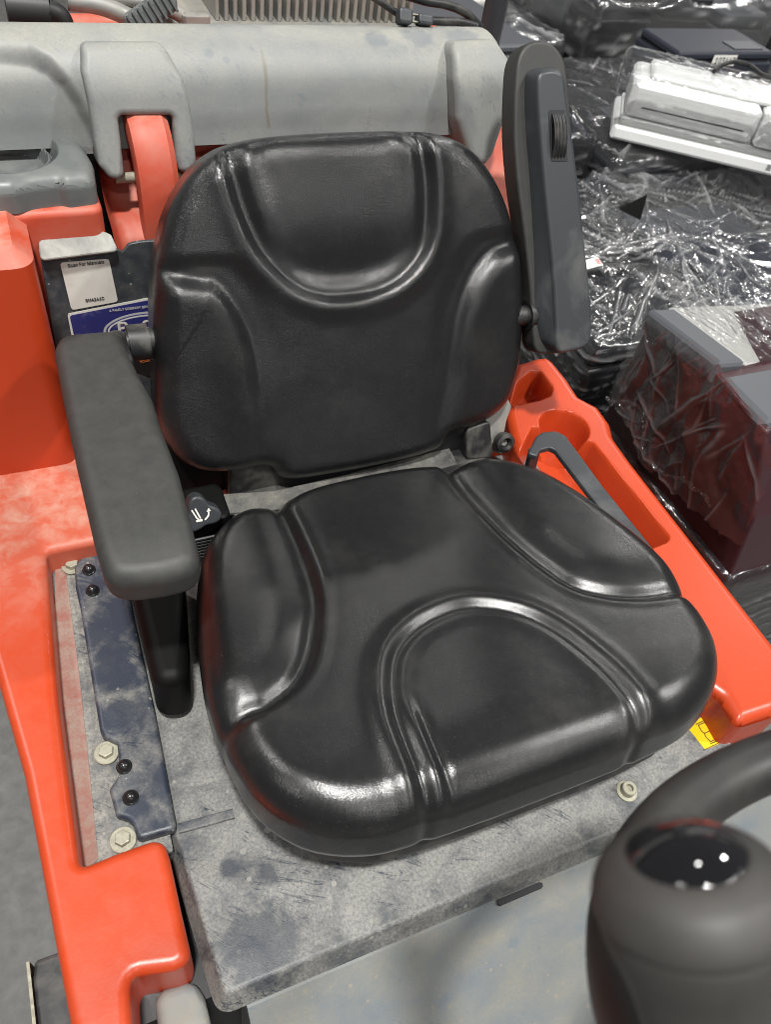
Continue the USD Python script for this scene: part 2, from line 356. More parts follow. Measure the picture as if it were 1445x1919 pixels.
RED = (0.47, 0.050, 0.012)
m_red = M_dusty('red_plastic', RED, (0.50, 0.24, 0.17), rough=0.33, amount=(0.60, 3.2), scale=60.0, bump=0.25, bscale=300.0, blotch=0.0, detail=12.0)
m_red_rail = M_dusty('red_plastic_rail', RED, (0.50, 0.27, 0.20), rough=0.33, amount=(0.40, 3.0), scale=40.0, bump=0.25, bscale=300.0, blotch=0.0, detail=12.0, up=0.9, yband=(0.52, 0.68, 0.5, 6.0, 0.25))
m_red_tank = M_dusty('red_plastic_tank', (0.50, 0.050, 0.012), (0.50, 0.30, 0.24), rough=0.36, amount=(0.30, 0.75), scale=22.0, bump=0.15, bscale=300.0, up=1.0, detail=12.0)
m_red_dusty = M_dusty('red_plastic_dusty', (0.50, 0.065, 0.03), (0.46, 0.28, 0.22), rough=0.45, amount=(0.32, 0.90), scale=26.0, bump=0.2, bscale=300.0, up=0.7, blotch=0.1, detail=12.0)
m_hood = M_dusty('grey_plastic', (0.185, 0.20, 0.210), (0.37, 0.355, 0.30), rough=0.40, dustrough=0.7, amount=(0.20, 0.80), scale=11.0, detail=15.0, bump=0.35, bscale=420.0, up=0.45, blotch=0.08, speck=0.14, grain=0.35, scratch=0.25, drip=(0.289, 1.074, 1.158, 0.0030), bare=((0.44, 0.995, 1.160, 0.016, 0.8), (0.50, 0.998, 1.160, 0.020, 0.8), (0.565, 0.998, 1.160, 0.022, 0.8), (0.225, 0.975, 1.150, 0.006, 0.8), (0.245, 0.970, 1.145, 0.004, 0.8), (0.05, 0.96, 1.12, 0.012, 0.5)))
m_cap = M_dusty('grey_cap_plastic', (0.115, 0.125, 0.125), (0.25, 0.245, 0.225), rough=0.38, amount=(0.42, 0.8), scale=11.0, bump=0.2, bscale=420.0, up=0.4, blotch=0.12)
m_deck = M_dusty('deck_paint', (0.030, 0.037, 0.050), (0.242, 0.238, 0.220), rough=0.38, dustrough=0.6, amount=(0.24, 0.56), scale=26.0, detail=15.0, bump=0.5, bscale=700.0, speck=0.66, blotch=0.08, grain=0.55, scratch=0.5, bare=((0.058, 0.165, 0.70, 0.040, 0.75), (0.050, 0.240, 0.70, 0.010, 0.8), (0.082, 0.224, 0.70, 0.011, 0.8), (0.47, 0.130, 0.69, 0.016, 0.6), (0.60, 0.25, 0.70, 0.022, 0.6)))
m_bracket = M_dusty('bracket_paint', (0.026, 0.034, 0.052), (0.24, 0.232, 0.21), rough=0.38, dustrough=0.6, amount=(0.42, 0.76), scale=30.0, detail=15.0, bump=0.5, bscale=600.0, speck=0.5, blotch=0.08, grain=0.5, scratch=0.8, bare=((-0.020, 0.53, 0.712, 0.026, 0.9), (-0.018, 0.48, 0.712, 0.030, 0.9), (-0.018, 0.425, 0.712, 0.022, 0.8), (0.012, 0.34, 0.712, 0.020, 0.7)))
m_ledge = M_dusty('ledge_paint', (0.045, 0.052, 0.065), (0.27, 0.26, 0.23), rough=0.5, dustrough=0.65, amount=(0.26, 0.58), scale=36.0, detail=14.0, bump=0.6, bscale=600.0, speck=0.6, blotch=0.10, grain=0.55, scratch=0.7)
m_rail_strip = M_dusty('strip_paint', (0.03, 0.03, 0.032), (0.15, 0.145, 0.125), rough=0.5, amount=(0.3, 0.65), scale=40.0, detail=12.0, bump=0.4, grain=0.4)
m_leather = M_leather('black_vinyl', (0.0085, 0.0088, 0.0095), 0.25, wr=(1.0, 1.0, 2.0), strength=0.34)
m_leather_c = M_leather('black_vinyl_cushion', (0.0085, 0.0086, 0.009), 0.27, wr=(1.0, 2.2, 1.0), strength=0.16)
m_rubber = M_dusty('armrest_rubber', (0.027, 0.028, 0.027), (0.058, 0.056, 0.052), rough=0.5, dustrough=0.7, amount=(0.25, 1.3), scale=70.0, detail=12.0, bump=0.3, bscale=700.0, blotch=0.0, speck=0.18)
m_black = M_dusty('black_plastic', (0.014, 0.014, 0.015), (0.13, 0.125, 0.11), rough=0.45, dustrough=0.7, amount=(0.5, 0.8), scale=18.0, bump=0.2, bscale=500.0)
m_deep_black = M_plain('deep_black', (0.004, 0.004, 0.004), 0.55, spec=0.15)  # near-black for dark parts and for the shade block under the armrest
m_dark = M_dusty('dark_grey_plastic', (0.034, 0.037, 0.042), (0.12, 0.12, 0.115), rough=0.42, dustrough=0.6, amount=(0.5, 0.85), scale=10.0, bump=0.12, bscale=420.0)
m_zinc = M_dusty('zinc_bolt', (0.36, 0.35, 0.27), (0.33, 0.315, 0.25), rough=0.42, amount=(0.35, 0.65), scale=90.0, bump=0.3, bscale=900.0, metallic=0.35)
m_steel = M_dusty('dull_steel', (0.30, 0.30, 0.29), (0.33, 0.31, 0.27), rough=0.42, amount=(0.35, 0.65), scale=30.0, metallic=0.5)
m_knob = M_dusty('knob_rubber', (0.034, 0.0325, 0.031), (0.058, 0.054, 0.05), rough=0.5, dustrough=0.6, amount=(0.35, 0.75), scale=12.0, bump=0.05, bscale=700.0)
m_stop = M_plain('stop_rubber', (0.012, 0.012, 0.013), 0.26)
m_gloss = M_plain('gloss_black', (0.006, 0.006, 0.007), 0.04, coat=1.0)
m_front = M_dusty('front_panel_grey', (0.165, 0.187, 0.203), (0.245, 0.232, 0.195), rough=0.42, amount=(0.28, 0.72), scale=18.0, detail=14.0, bump=0.4, bscale=420.0, blotch=0.10, speck=0.5, grain=0.4, scratch=0.3, bare=((0.305, 0.09, 0.635, 0.008, 0.9), (0.22, 0.07, 0.62, 0.010, 0.9)))
m_white = M_dusty('sticker_white', (0.72, 0.72, 0.66), (0.5, 0.49, 0.43), rough=0.4, amount=(0.55, 0.85), scale=40.0, bump=0.0)
m_blue = M_dusty('sticker_blue', (0.025, 0.032, 0.17), (0.25, 0.25, 0.30), rough=0.4, amount=(0.55, 0.9), scale=40.0, bump=0.0)
m_yellow = M_plain('sticker_yellow', (0.80, 0.52, 0.01), 0.4)
m_ink = M_plain('print_black', (0.012, 0.012, 0.014), 0.5)
m_orange = M_plain('print_orange', (0.75, 0.22, 0.03), 0.5)
m_silver = M_plain('print_silver', (0.52, 0.53, 0.55), 0.4)
m_plate = M_dusty('plate_paint', (0.036, 0.045, 0.053), (0.22, 0.22, 0.20), rough=0.42, amount=(0.40, 1.5), scale=60.0, detail=12.0, bump=0.4, bscale=600.0, speck=0.42, grain=0.5)
m_flange_pink = M_dusty('flange_dusty_red', (0.24, 0.07, 0.05), (0.27, 0.20, 0.165), rough=0.55, amount=(0.25, 0.6), scale=50.0, detail=12.0, grain=0.4)
m_flange = M_dusty('plate_flange_dust', (0.10, 0.11, 0.11), (0.36, 0.36, 0.33), rough=0.6, amount=(0.25, 0.6), scale=30.0, detail=10.0)

# ---------------------------------------------------------------- floor
m_floor = M_dusty('concrete', (0.085, 0.085, 0.083), (0.15, 0.147, 0.14), rough=0.55, dustrough=0.7, amount=(0.3, 0.7), scale=40.0, detail=12.0, bump=0.5, bscale=160.0, speck=0.22, blotch=0.12)
fl = trimesh.Trimesh([(-30, -30, 0), (40, -30, 0), (40, 40, 0), (-30, 40, 0)], [(0, 1, 2), (0, 2, 3)], process=False)
obj('floor', fl, m_floor, smooth=False, kind='structure', label='grey dusty concrete warehouse floor', category='floor')

# ================================================================ the sweeper
sweeper = thing('ride_on_sweeper', 'red ride-on floor sweeper with black driver seat and grey engine lid', 'floor sweeper')

# ---- operator seat: shaped upholstery
def curve_field(curve, u, v):
    """distance to an open curve, its side (+ left of travel) and the parameter 0..1 of the nearest point"""
    k = cr(curve, 20); a0, a1 = k[0] - k[3], k[-1] - k[-4]; ex_ = 0.05
    k = np.vstack([k[:1] + a0 / np.linalg.norm(a0) * ex_, k, k[-1:] + a1 / np.linalg.norm(a1) * ex_])
    tot = np.linalg.norm(np.diff(k, axis=0), axis=1).sum(); c = resample(k, 900, closed=False)
    t = np.gradient(c, axis=0)
    d, i = cKDTree(c).query(np.column_stack([u, v]))
    e = np.column_stack([u, v]) - c[i]
    s = np.sign(t[i, 0] * e[:, 1] - t[i, 1] * e[:, 0])
    return d, s, np.clip((i / 899.0 * tot - ex_) / (tot - 2 * ex_), 0, 1)

def upholstery(outline, zfun, R, side, fr, step=0.0021, Rb=None, pinch=None):
    o = ccw(cr(outline, 14, closed=True)); o = resample(o, int(Polygon(o).length / 0.0026)); nn = normals2(o)
    for _ in range(3):
        nn = nn + np.roll(nn, 1, 0) + np.roll(nn, -1, 0); nn /= np.linalg.norm(nn, axis=1, keepdims=True)
    o0 = o
    if pinch is not None:
        o = o - nn * pinch(o[:, 0], o[:, 1])[:, None]
    ph = np.linspace(0, math.pi / 2, 16)
    ins = R * (1 - np.cos(ph)); drop = R * (1 - np.sin(ph))
    pts, dr = [], []
    for a, b in zip(ins, drop):
        pts.append(o - nn * a); dr.append(np.full(len(o), b))
    x0, y0 = o.min(0); x1, y1 = o.max(0)
    gx, gy = np.meshgrid(np.arange(x0, x1, step), np.arange(y0, y1, step))
    g = np.column_stack([gx.ravel(), gy.ravel()])
    pol = Polygon(o).buffer(0); inn = shapely.contains_xy(pol.buffer(-(R + step * 0.8)), g[:, 0], g[:, 1])
    g = g[inn]; pts.append(g); dr.append(np.zeros(len(g)))
    Q = np.vstack(pts); D = np.concatenate(dr)
    tri = Delaunay(Q + np.random.default_rng(1).normal(0, 1e-7, Q.shape)).simplices
    c = Q[tri].mean(1); tri = tri[shapely.contains_xy(pol, c[:, 0], c[:, 1])]
    a, b, cc = Q[tri[:, 0]], Q[tri[:, 1]], Q[tri[:, 2]]
    s = (b[:, 0] - a[:, 0]) * (cc[:, 1] - a[:, 1]) - (b[:, 1] - a[:, 1]) * (cc[:, 0] - a[:, 0])
    tri = tri[abs(s) > 1e-10]; s = s[abs(s) > 1e-10]; tri[s < 0] = tri[s < 0][:, ::-1]
    z = zfun(Q[:, 0], Q[:, 1]) - D
    V = [np.column_stack([Q, z])]; F = [tri]; base = len(Q); m = len(o)
    prev = np.arange(m); zt = z[:m]
    Rb = Rb or R * 0.6
    low = [(0.0, -side)] + [(Rb * (1 - math.cos(p)), -side - Rb * math.sin(p)) for p in np.linspace(0.2, math.pi / 2, 6)] + [(0.08, -side - Rb)]
    zb = np.convolve(np.r_[zt[-30:], zt, zt[:30]], np.ones(61) / 61, 'valid')
    idx = np.arange(m); nx = (idx + 1) % m
    for q, (i_, dz) in enumerate(low):
        ring = np.column_stack([o - nn * i_, (zb if q > 0 else 0.5 * (zb + zt)) + dz]); V.append(ring); cur = base + idx
        F.append(np.column_stack([prev[idx], cur[idx], cur[nx]])); F.append(np.column_stack([prev[idx], cur[nx], prev[nx]]))
        prev = cur; base += m
    return trimesh.Trimesh(fr(np.vstack(V)), np.vstack(F)[:, ::1], process=False)

FR_C = frame((0.333, 0.2, 0.85), (1, 0, 0), (0, 1, -0.18))
FR_B = frame((0.336, 0.634, 0.785), (1, 0, 0), (0, 0.169, 0.35))

half = [(0.06, -0.0155), (0.12, -0.014), (0.175, -0.008), (0.222, 0.014), (0.254, 0.055), (0.269, 0.115), (0.272, 0.175), (0.264, 0.24), (0.249, 0.31), (0.228, 0.365), (0.20, 0.40), (0.168, 0.418), (0.142, 0.422), (0.120, 0.424), (0.09, 0.436), (0.045, 0.442)]
c_out = half + [(-x, y) for x, y in half[::-1]]
c_left = [(-0.1274, 0.4372), (-0.1282, 0.4031), (-0.1297, 0.3436), (-0.1338, 0.2830), (-0.1411, 0.2382), (-0.1553, 0.2003), (-0.1742, 0.1643), (-0.1955, 0.1418), (-0.2234, 0.1286), (-0.2435, 0.1272), (-0.2625, 0.1225)]
c_right = [(0.1113, 0.4447), (0.1072, 0.4139), (0.1033, 0.3618), (0.1056, 0.3050), (0.1120, 0.2499), (0.1236, 0.1996), (0.1379, 0.1655), (0.1640, 0.1431), (0.2045, 0.1262), (0.2642, 0.1184)]
c_shoe = [(-0.1272, -0.0310), (-0.1216, -0.0100), (-0.1198, 0.0220), (-0.1181, 0.0534), (-0.1140, 0.0797), (-0.1040, 0.1089), (-0.0869, 0.1376), (-0.0602, 0.1576), (-0.0278, 0.1679), (0.0056, 0.1688), (0.0363, 0.1563), (0.0606, 0.1362), (0.0789, 0.1075), (0.0923, 0.0688), (0.1005, 0.0303), (0.1028, -0.0007), (0.0977, -0.0211), (0.0904, -0.0337)]

def cushion_z(u, v):
    z = 0.010 * (1 - (u / 0.27) ** 2) * 0.4 - 0.010 * sstep((0.06 - v) / 0.10) + 0.004 * np.exp(-((v - 0.2) / 0.15) ** 2)
    for c, sg in ((c_left, -1), (c_right, 1)):
        d, s, t = curve_field(c, u, v); f = sstep(t / 0.04) * (1 - sstep((t - 0.93) / 0.07))
        near = 1 - np.exp(-(d / 0.020) ** 2)
        bol = (s * sg > 0)
        z = z + np.where(bol, 0.012 * (1 - np.exp(-(d / 0.028) ** 2)), 0.003 * near)
        z = z - 0.0060 * np.exp(-(d / 0.0075) ** 2) * (0.5 + 0.5 * f)
        z = z + np.where(bol, 0, 0.0018 * np.exp(-((d - 0.014) / 0.007) ** 2) * (1 - np.exp(-(d / 0.007) ** 2))) * f
    d, s, t = curve_field(c_shoe, u, v)
    ins = s < 0
    ex = (v < -0.004)
    k = 1 - 0.5 * sstep((t - 0.9) / 0.1)
    z = z + np.where(ins, -0.0038 * (1 - np.exp(-(d / 0.014) ** 2)) * (0.4 + 0.6 * np.exp(-(d / 0.09) ** 2)), 0.0046 * np.exp(-((d - 0.014) / 0.013) ** 2) * (1 - np.exp(-(d / 0.009) ** 2)))
    z = z - 0.0030 * np.exp(-(d / 0.0065) ** 2) * k
    br = np.where(ins, 0.0026 * np.exp(-((d - 0.014) / 0.006) ** 2) - 0.0016 * np.exp(-((d - 0.023) / 0.006) ** 2), 0) * (1 - sstep((t - 0.16) / 0.10))
    z = z + br
    q = np.column_stack([u * 9, v * 9, u * 0])
    return z + 0.0022 * (meshkit.fbm(q, 3, 5) - 0.5)

b_half = [(0.05, -0.010), (0.10, -0.007), (0.118, 0.004), (0.128, 0.016), (0.16, 0.018), (0.195, 0.026), (0.222, 0.048), (0.236, 0.09), (0.239, 0.14), (0.236, 0.20), (0.226, 0.255), (0.208, 0.305), (0.186, 0.340), (0.158, 0.366), (0.12, 0.381), (0.06, 0.387)]
b_out = b_half + [(-x - 0.012 * max(0.0, min(1.0, (0.17 - y) / 0.08)) * (x > 0.15), y) for x, y in b_half[::-1]]
c_u = [(-0.1376, 0.3849), (-0.1342, 0.3773), (-0.1306, 0.3477), (-0.1238, 0.3143), (-0.1123, 0.2819), (-0.0957, 0.2568), (-0.0747, 0.2363), (-0.0489, 0.2243), (-0.0218, 0.2202), (0.0132, 0.2215), (0.0466, 0.2311), (0.0731, 0.2513), (0.0863, 0.2755), (0.0907, 0.3122), (0.0901, 0.3453), (0.0855, 0.3742), (0.0811, 0.3835)]
c_bl = [(-0.2058, 0.2592), (-0.1977, 0.2568), (-0.1812, 0.2524), (-0.1633, 0.2479), (-0.1472, 0.2257), (-0.1351, 0.1962), (-0.1289, 0.1638), (-0.1277, 0.1305), (-0.1291, 0.1004), (-0.1352, 0.0342), (-0.1395, 0.0077)]
c_br = [(0.2196, 0.2558), (0.2034, 0.2565), (0.1762, 0.2486), (0.1523, 0.2273), (0.1366, 0.1987), (0.1266, 0.1650), (0.1218, 0.1304), (0.1152, 0.0910), (0.1086, 0.0620), (0.1017, 0.0206), (0.0956, -0.0092)]

def cushion_pinch(u, v):
    d = curve_field(c_shoe, u, v)[0]
    return 0.0022 * np.exp(-(d / 0.006) ** 2) + sum(0.0015 * np.exp(-(curve_field(c, u, v)[0] / 0.010) ** 2) for c in (c_left, c_right))

def back_z(u, v):
    z = -0.009 * ((u / 0.24) ** 2) + 0.006 * np.sin((v - 0.02) / 0.37 * math.pi)
    d, s, t = curve_field(c_u, u, v)
    ins = s > 0
    low = 1 - sstep((v - 0.225) / 0.10)
    z = z + np.where(ins, -(0.003 + 0.015 * low) * (1 - np.exp(-(d / 0.013) ** 2)) * (1 - sstep((v - 0.20) / 0.14)),
                     (0.0046 * np.exp(-((d - 0.014) / 0.015) ** 2) + 0.003 * np.exp(-(d / 0.06) ** 2)) * (1 - np.exp(-(d / 0.008) ** 2)))
    z = z - 0.0045 * np.exp(-(d / 0.0085) ** 2) + np.where(ins, 0.0036 * np.exp(-((d - 0.020) / 0.012) ** 2) * (1 - low) * (1 - np.exp(-(d / 0.008) ** 2)), 0)
    for c, sg in ((c_bl, -1), (c_br, 1)):
        d, s, t = curve_field(c, u, v)
        bol = s * sg > 0
        top = 1 - sstep((t - 0.05) / 0.75); rimf = sstep((0.240 - np.abs(u)) / 0.035) * sstep((0.27 - v) / 0.02 + 0.5)
        z = z + rimf * np.where(bol, (0.003 + 0.008 * top) * (1 - np.exp(-(d / 0.016) ** 2)) * (0.4 + 0.6 * np.exp(-(d / 0.05) ** 2)), 0.0)
        z = z - rimf * ((0.0018 + 0.0045 * top) * np.exp(-(d / 0.010) ** 2) + np.where(bol, 0, (0.0006 + 0.0042 * top) * np.exp(-((d - 0.014) / 0.016) ** 2) * (1 - np.exp(-(d / 0.009) ** 2))))
    q = np.column_stack([u * 11, v * 11, u * 0 + 3])
    z = z + 0.0030 * (meshkit.fbm(q, 3, 9) - 0.5)
    return z

FR_SB = FR_B.at((0, 0, -0.075))
seat_back_shell = pillow(rnd(np.array(b_out) * 0.97 + np.array([0, 0.004]), 0.02), -0.022, 0.012, 0.004, 0.006, fr=FR_SB)
seat = obj('operator_seat', seat_back_shell, m_black, sweeper, label='black vinyl driver seat with backrest, cushion and two armrests')
obj('seat_cushion', upholstery(c_out, cushion_z, 0.034, 0.024, FR_C, pinch=cushion_pinch), m_leather_c, seat, smooth=True)
obj('seat_backrest', upholstery(b_out, back_z, 0.026, 0.034, FR_B), m_leather, seat, smooth=True)
cb = np.array(c_out) * 0.93; cb[:, 1] += 0.012
obj('cushion_base', pillow(rnd(cb, 0.02), -0.108, -0.060, 0.004, 0.004, fr=FR_C), m_black, seat)

# armrests
a_out = rnd([(-0.0058, 0.7384), (-0.0001, 0.7543), (0.0107, 0.7617), (0.0566, 0.7591), (0.0659, 0.7503), (0.0681, 0.7179), (0.0725, 0.6755), (0.0780, 0.6393), (0.0776, 0.5980), (0.0808, 0.5285), (0.0769, 0.4307), (0.0733, 0.4195), (0.0607, 0.4142), (0.0401, 0.4139), (0.0187, 0.4167), (0.0048, 0.4214), (-0.0021, 0.4286), (-0.0047, 0.4393), (-0.0063, 0.4718), (-0.0074, 0.5660), (-0.0067, 0.6760)], 0.010, step=0.003)
m = pillow(a_out, 0.914, 0.952, 0.014, 0.010, n=8, grid=0.006)
v = m.vertices; v[:, 2] += -0.10 * (v[:, 1] - 0.58) * 0 - 0.006 * np.clip((0.47 - v[:, 1]) / 0.05, 0, 1) ** 2
arm = obj('armrest', m, m_rubber, seat, label='worn grey-black armrest pad folded down')
piv = tube([(0.070, 0.745, 0.937), (0.145, 0.745, 0.937)], 0.014, n=20)
obj('pivot_bracket', cat(piv, tube([(0.072, 0.745, 0.937), (0.094, 0.745, 0.937)], 0.020, n=20), box(0.050, 0.072, 0.70, 0.765, 0.905, 0.945, 0.006)), m_black, seat)
obj('armrest_shade_block', pillow(rnd([(0.0203, 0.5856), (0.0827, 0.5673), (0.0538, 0.4061), (0.0440, 0.4016), (0.0236, 0.4071), (0.0185, 0.4163)], 0.012, step=0.004), 0.714, 0.785, 0.014, 0.0), m_deep_black, seat, label='black block added beside the cushion as armrest shade')  # added black block standing in for the shadow under the armrest

FR_R = frame((0.585, 0.70, 0.93), (1, 0, 0), (0, 0.5, 0.85))
def smooth_out(p, n=260):
    return resample(ccw(cr(p, 12, closed=True)), n)
r_out = smooth_out([(-0.0312, 0.2210), (-0.0287, 0.2721), (-0.0238, 0.2997), (-0.0105, 0.3150), (0.0086, 0.3183), (0.0263, 0.3128), (0.0399, 0.2972), (0.0463, 0.2653), (0.0557, 0.1817), (0.0656, 0.1053), (0.0750, 0.0378), (0.0785, -0.0111), (0.0703, -0.0422), (0.0470, -0.0499), (0.0163, -0.0488), (-0.0037, -0.0398), (-0.0082, -0.0011), (-0.0124, 0.0530), (-0.0195, 0.1116), (-0.0277, 0.1676)])
r_base = smooth_out([(-0.0161, 0.2321), (-0.0162, 0.2719), (-0.0124, 0.2853), (0.0024, 0.2896), (0.0294, 0.2883), (0.0393, 0.2711), (0.0450, 0.2244), (0.0562, 0.1380), (0.0699, 0.0383), (0.0724, -0.0104), (0.0642, -0.0378), (0.0333, -0.0424), (0.0080, -0.0342), (-0.0032, 0.0052), (-0.0049, 0.0785), (-0.0102, 0.1606)])
FR_R2 = frame((0.585, 0.6828, 0.9401), (1, 0, 0), (0, 0.5, 0.85))
r_top = smooth_out([(-0.0119, 0.2294), (-0.0138, 0.2659), (-0.0107, 0.2796), (-0.0005, 0.2845), (0.0142, 0.2838), (0.0246, 0.2765), (0.0292, 0.2512), (0.0372, 0.2105), (0.0472, 0.1537), (0.0580, 0.0804), (0.0674, 0.0191), (0.0691, -0.0258), (0.0600, -0.0422), (0.0329, -0.0458), (0.0145, -0.0399), (0.0112, -0.0017), (0.0072, 0.0583), (-0.0042, 0.1530)])
shell = pillow(r_out, -0.040, -0.002, 0.004, 0.012, fr=FR_R, n=7)
def tray_rim(o, i, z0, z1, fr):
    """ring between two outlines, rounded outside"""
    vv, tri = earcut(o, [i[::-1]])
    return None
def ring_wall(o, i, z0, z1, r, fr):
    """raised rim: outer outline o, inner outline i, from z0 to z1"""
    o = ccw(o); i = ccw(resample(i, len(o)))
    k = cKDTree(i).query(o)[1]; k0 = k[0]; i = np.roll(i, -k0, 0)
    no, ni = normals2(o), normals2(i); rr = []
    rr.append((o, z0)); rr.append((o, z1 - r)); rr.append((o - no * r * 0.3, z1 - r * 0.3)); rr.append((o - no * r, z1))
    rr.append((i + ni * r * 0.6, z1)); rr.append((i, z1 - r * 0.6)); rr.append((i, z0))
    V = np.vstack([np.column_stack([a, np.full(len(a), z)]) for a, z in rr]); m_ = len(o); F = []; idx = np.arange(m_); nx = (idx + 1) % m_
    for q in range(len(rr) - 1):
        a, b = q * m_, (q + 1) * m_
        F.append(np.column_stack([a + idx, a + nx, b + nx])); F.append(np.column_stack([a + idx, b + nx, b + idx]))
    return trimesh.Trimesh(fr(V), np.vstack(F), process=False)
arm2 = obj('armrest', shell, m_rubber, seat, label='armrest folded up beside the backrest, underside showing')
def align(a, b):
    k0 = cKDTree(b - b.mean(0)).query((a - a.mean(0))[0])[1]; return np.roll(b, -k0, 0)
rb_, rt_ = r_base, align(r_base, r_top); nt_ = normals2(rt_); rows = [np.column_stack([rb_, np.full(260, -0.004)])]
for t_ in (0.0, 0.5, 1.0):
    rows.append(np.column_stack([rb_ + (rt_ + nt_ * 0.0 - rb_) * t_, np.full(260, 0.0 + 0.016 * t_)]))
for a_ in np.linspace(0.2, math.pi / 2, 6):
    rows.append(np.column_stack([rt_ - nt_ * 0.005 * (1 - math.cos(a_)), np.full(260, 0.016 + 0.005 * math.sin(a_))]))
Vp = np.vstack(rows); pm = gridwrap(Vp, 260); cap2 = pillow(rt_ - nt_ * 0.0049, 0.0195, 0.0209, 0.0, 0.0, grid=0.006)
obj('armrest_panel', cat(trimesh.Trimesh(FR_R(pm.vertices), pm.faces, process=False), trimesh.Trimesh(FR_R(cap2.vertices), cap2.faces, process=False)), m_dark, seat)
wh = [(0.0008, 0.2422), (0.0240, 0.2416), (0.0289, 0.1848), (0.0051, 0.1859)]
wo = np.array(wh); FR_RW = FR_R.at((0, 0, 0.0095))
obj('wheel_slot', pillow(rnd(wo, 0.001), 0.008, 0.0120, 0.0004, fr=FR_RW), m_ink, seat)
wc = wo.mean(0); hw = (wo[1, 0] - wo[0, 0]) / 2; hl = (wo[0, 1] - wo[2, 1]) / 2
tw = []
for a in np.linspace(0.28, math.pi - 0.28, 40):
    tw.append((a, 0))
th_ = np.linspace(0.15, math.pi - 0.15, 90); rows = []
for xx in np.linspace(-1, 1, 49):
    rad = hl * (1.02 + 0.0 * xx) ; g_ = 0.0020 * (0.5 + 0.5 * np.cos(xx * math.pi * 4.0))
    ll = np.cos(th_) * hl * 0.95; zz = 0.0085 + np.sin(th_) * 0.0115 + g_ - 0.002 * (abs(xx) > 0.97)
    rows.append(np.column_stack([np.full(90, wc[0] + xx * hw * 0.80), wc[1] + ll, zz - 0.003]))
obj('thumbwheel', trimesh.Trimesh(FR_RW(np.vstack(rows)), gridmesh(np.zeros((49 * 90, 3)), 49, 90).faces[:, ::-1], process=False), m_black, seat)
obj('pivot_bracket', cat(tube([(0.555, 0.717, 0.925), (0.603, 0.715, 0.925)], 0.013, n=20), tube([(0.575, 0.716, 0.925), (0.588, 0.716, 0.925)], 0.019, n=20)), m_black, seat)

# frame between cushion and backrest
obj('seat_frame_and_fill', box(0.09, 0.165, 0.680, 0.712, 0.705, 0.835, 0.004), m_deep_black, seat)  # black filler box added to keep the gap left of the backrest dark
obj('seat_frame_and_fill', cat(box(0.155, 0.52, 0.618, 0.665, 0.705, 0.752, 0.004), box(0.16, 0.51, 0.66, 0.70, 0.74, 0.80, 0.004)), m_black, seat)
obj('rear_rail', ribbon([(0.1401, 0.6460, 0.7520), (0.2153, 0.6328, 0.7520), (0.3030, 0.6360, 0.7520), (0.3982, 0.6431, 0.7520), (0.4717, 0.6472, 0.7520)], (0, 1, 0.2), 0.030, 0.008), m_rail_strip, seat)
br = [(0.1686, 0.0232), (0.2265, 0.0476), (0.2356, 0.0309), (0.2277, 0.0130), (0.2240, -0.0059), (0.2290, -0.0266), (0.2233, -0.0383), (0.2032, -0.0313), (0.1904, -0.0384), (0.1608, -0.0294)]
obj('hinge_bracket', pillow(rnd(br, 0.003), -0.045, -0.035, 0.002, 0.0, fr=FR_B), m_steel, seat)
obj('hinge_bracket', pillow(rnd(np.array([(0.1523, 0.0185), (0.1893, 0.0234), (0.1946, -0.0320), (0.1524, -0.0262)]), 0.004), -0.040, -0.015, 0.003, 0.0, fr=FR_B), m_black, seat)
be = np.array([(0.2156, -0.0146)])[0]
obj('belt_eye', lathe([(0.006, -0.006), (0.006, 0.004), (0.009, 0.008), (0.014, 0.006), (0.015, 0.0), (0.014, -0.006)], fr=FR_B.at((be[0], be[1], -0.022)), n=24), m_black, seat)
obj('belt_eye', lathe([(0.0, 0.001), (0.0045, 0.001), (0.006, -0.001)], fr=FR_B.at((be[0], be[1], -0.022)), n=16), m_steel, seat)
obj('recline_housing', box(0.098, 0.150, 0.605, 0.665, 0.705, 0.775, 0.005), m_deep_black, seat)
FR_K = frame((0.125, 0.598, 0.775), (1, 0, 0), (0, 0.45, 0.89))
kc = np.array([(-0.0120, 0.0176)])[0]
a = np.linspace(0, 2 * math.pi, 96, endpoint=False)
kr = 0.0195 + 0.0045 * np.cos(3 * a + 0.9)
ko = np.column_stack([kc[0] + kr * np.cos(a), kc[1] + kr * np.sin(a)])
obj('recline_knob', pillow(ko, -0.012, 0.006, 0.003, 0.001, fr=FR_K), m_dark, seat, label='dark three-lobed recline knob with white seat icon')
ic = [LineString([(-0.010, 0.008), (-0.006, -0.002), (-0.0045, -0.004)]).buffer(0.0009), LineString([(-0.006, 0.009), (-0.002, -0.003)]).buffer(0.0009), LineString([(-0.006, -0.006), (-0.001, -0.006)]).buffer(0.0014),
      LineString(cr([(0.0035, -0.006), (0.0075, -0.002), (0.0085, 0.003)], 6)).buffer(0.0010), Polygon([(0.0060, 0.003), (0.0112, 0.003), (0.0092, 0.0075)])]
obj('icon_print', cat(*[trimesh.Trimesh(FR_K.at((kc[0], kc[1], 0.0061))(q.vertices), q.faces, process=False) for q in [trimesh.creation.extrude_polygon(g_, 0.0003, engine='earcut') for g_ in ic]]), m_white, seat, smooth=False)
ct = [tube([(0.094 + 0.0 * i, 0.592 + 0.004 * i * 0, 0.728 + 0.0055 * i), (0.150, 0.592, 0.728 + 0.0055 * i)], 0.0022, n=8) for i in range(7)]
obj('bellows', cat(*ct), m_black, seat)

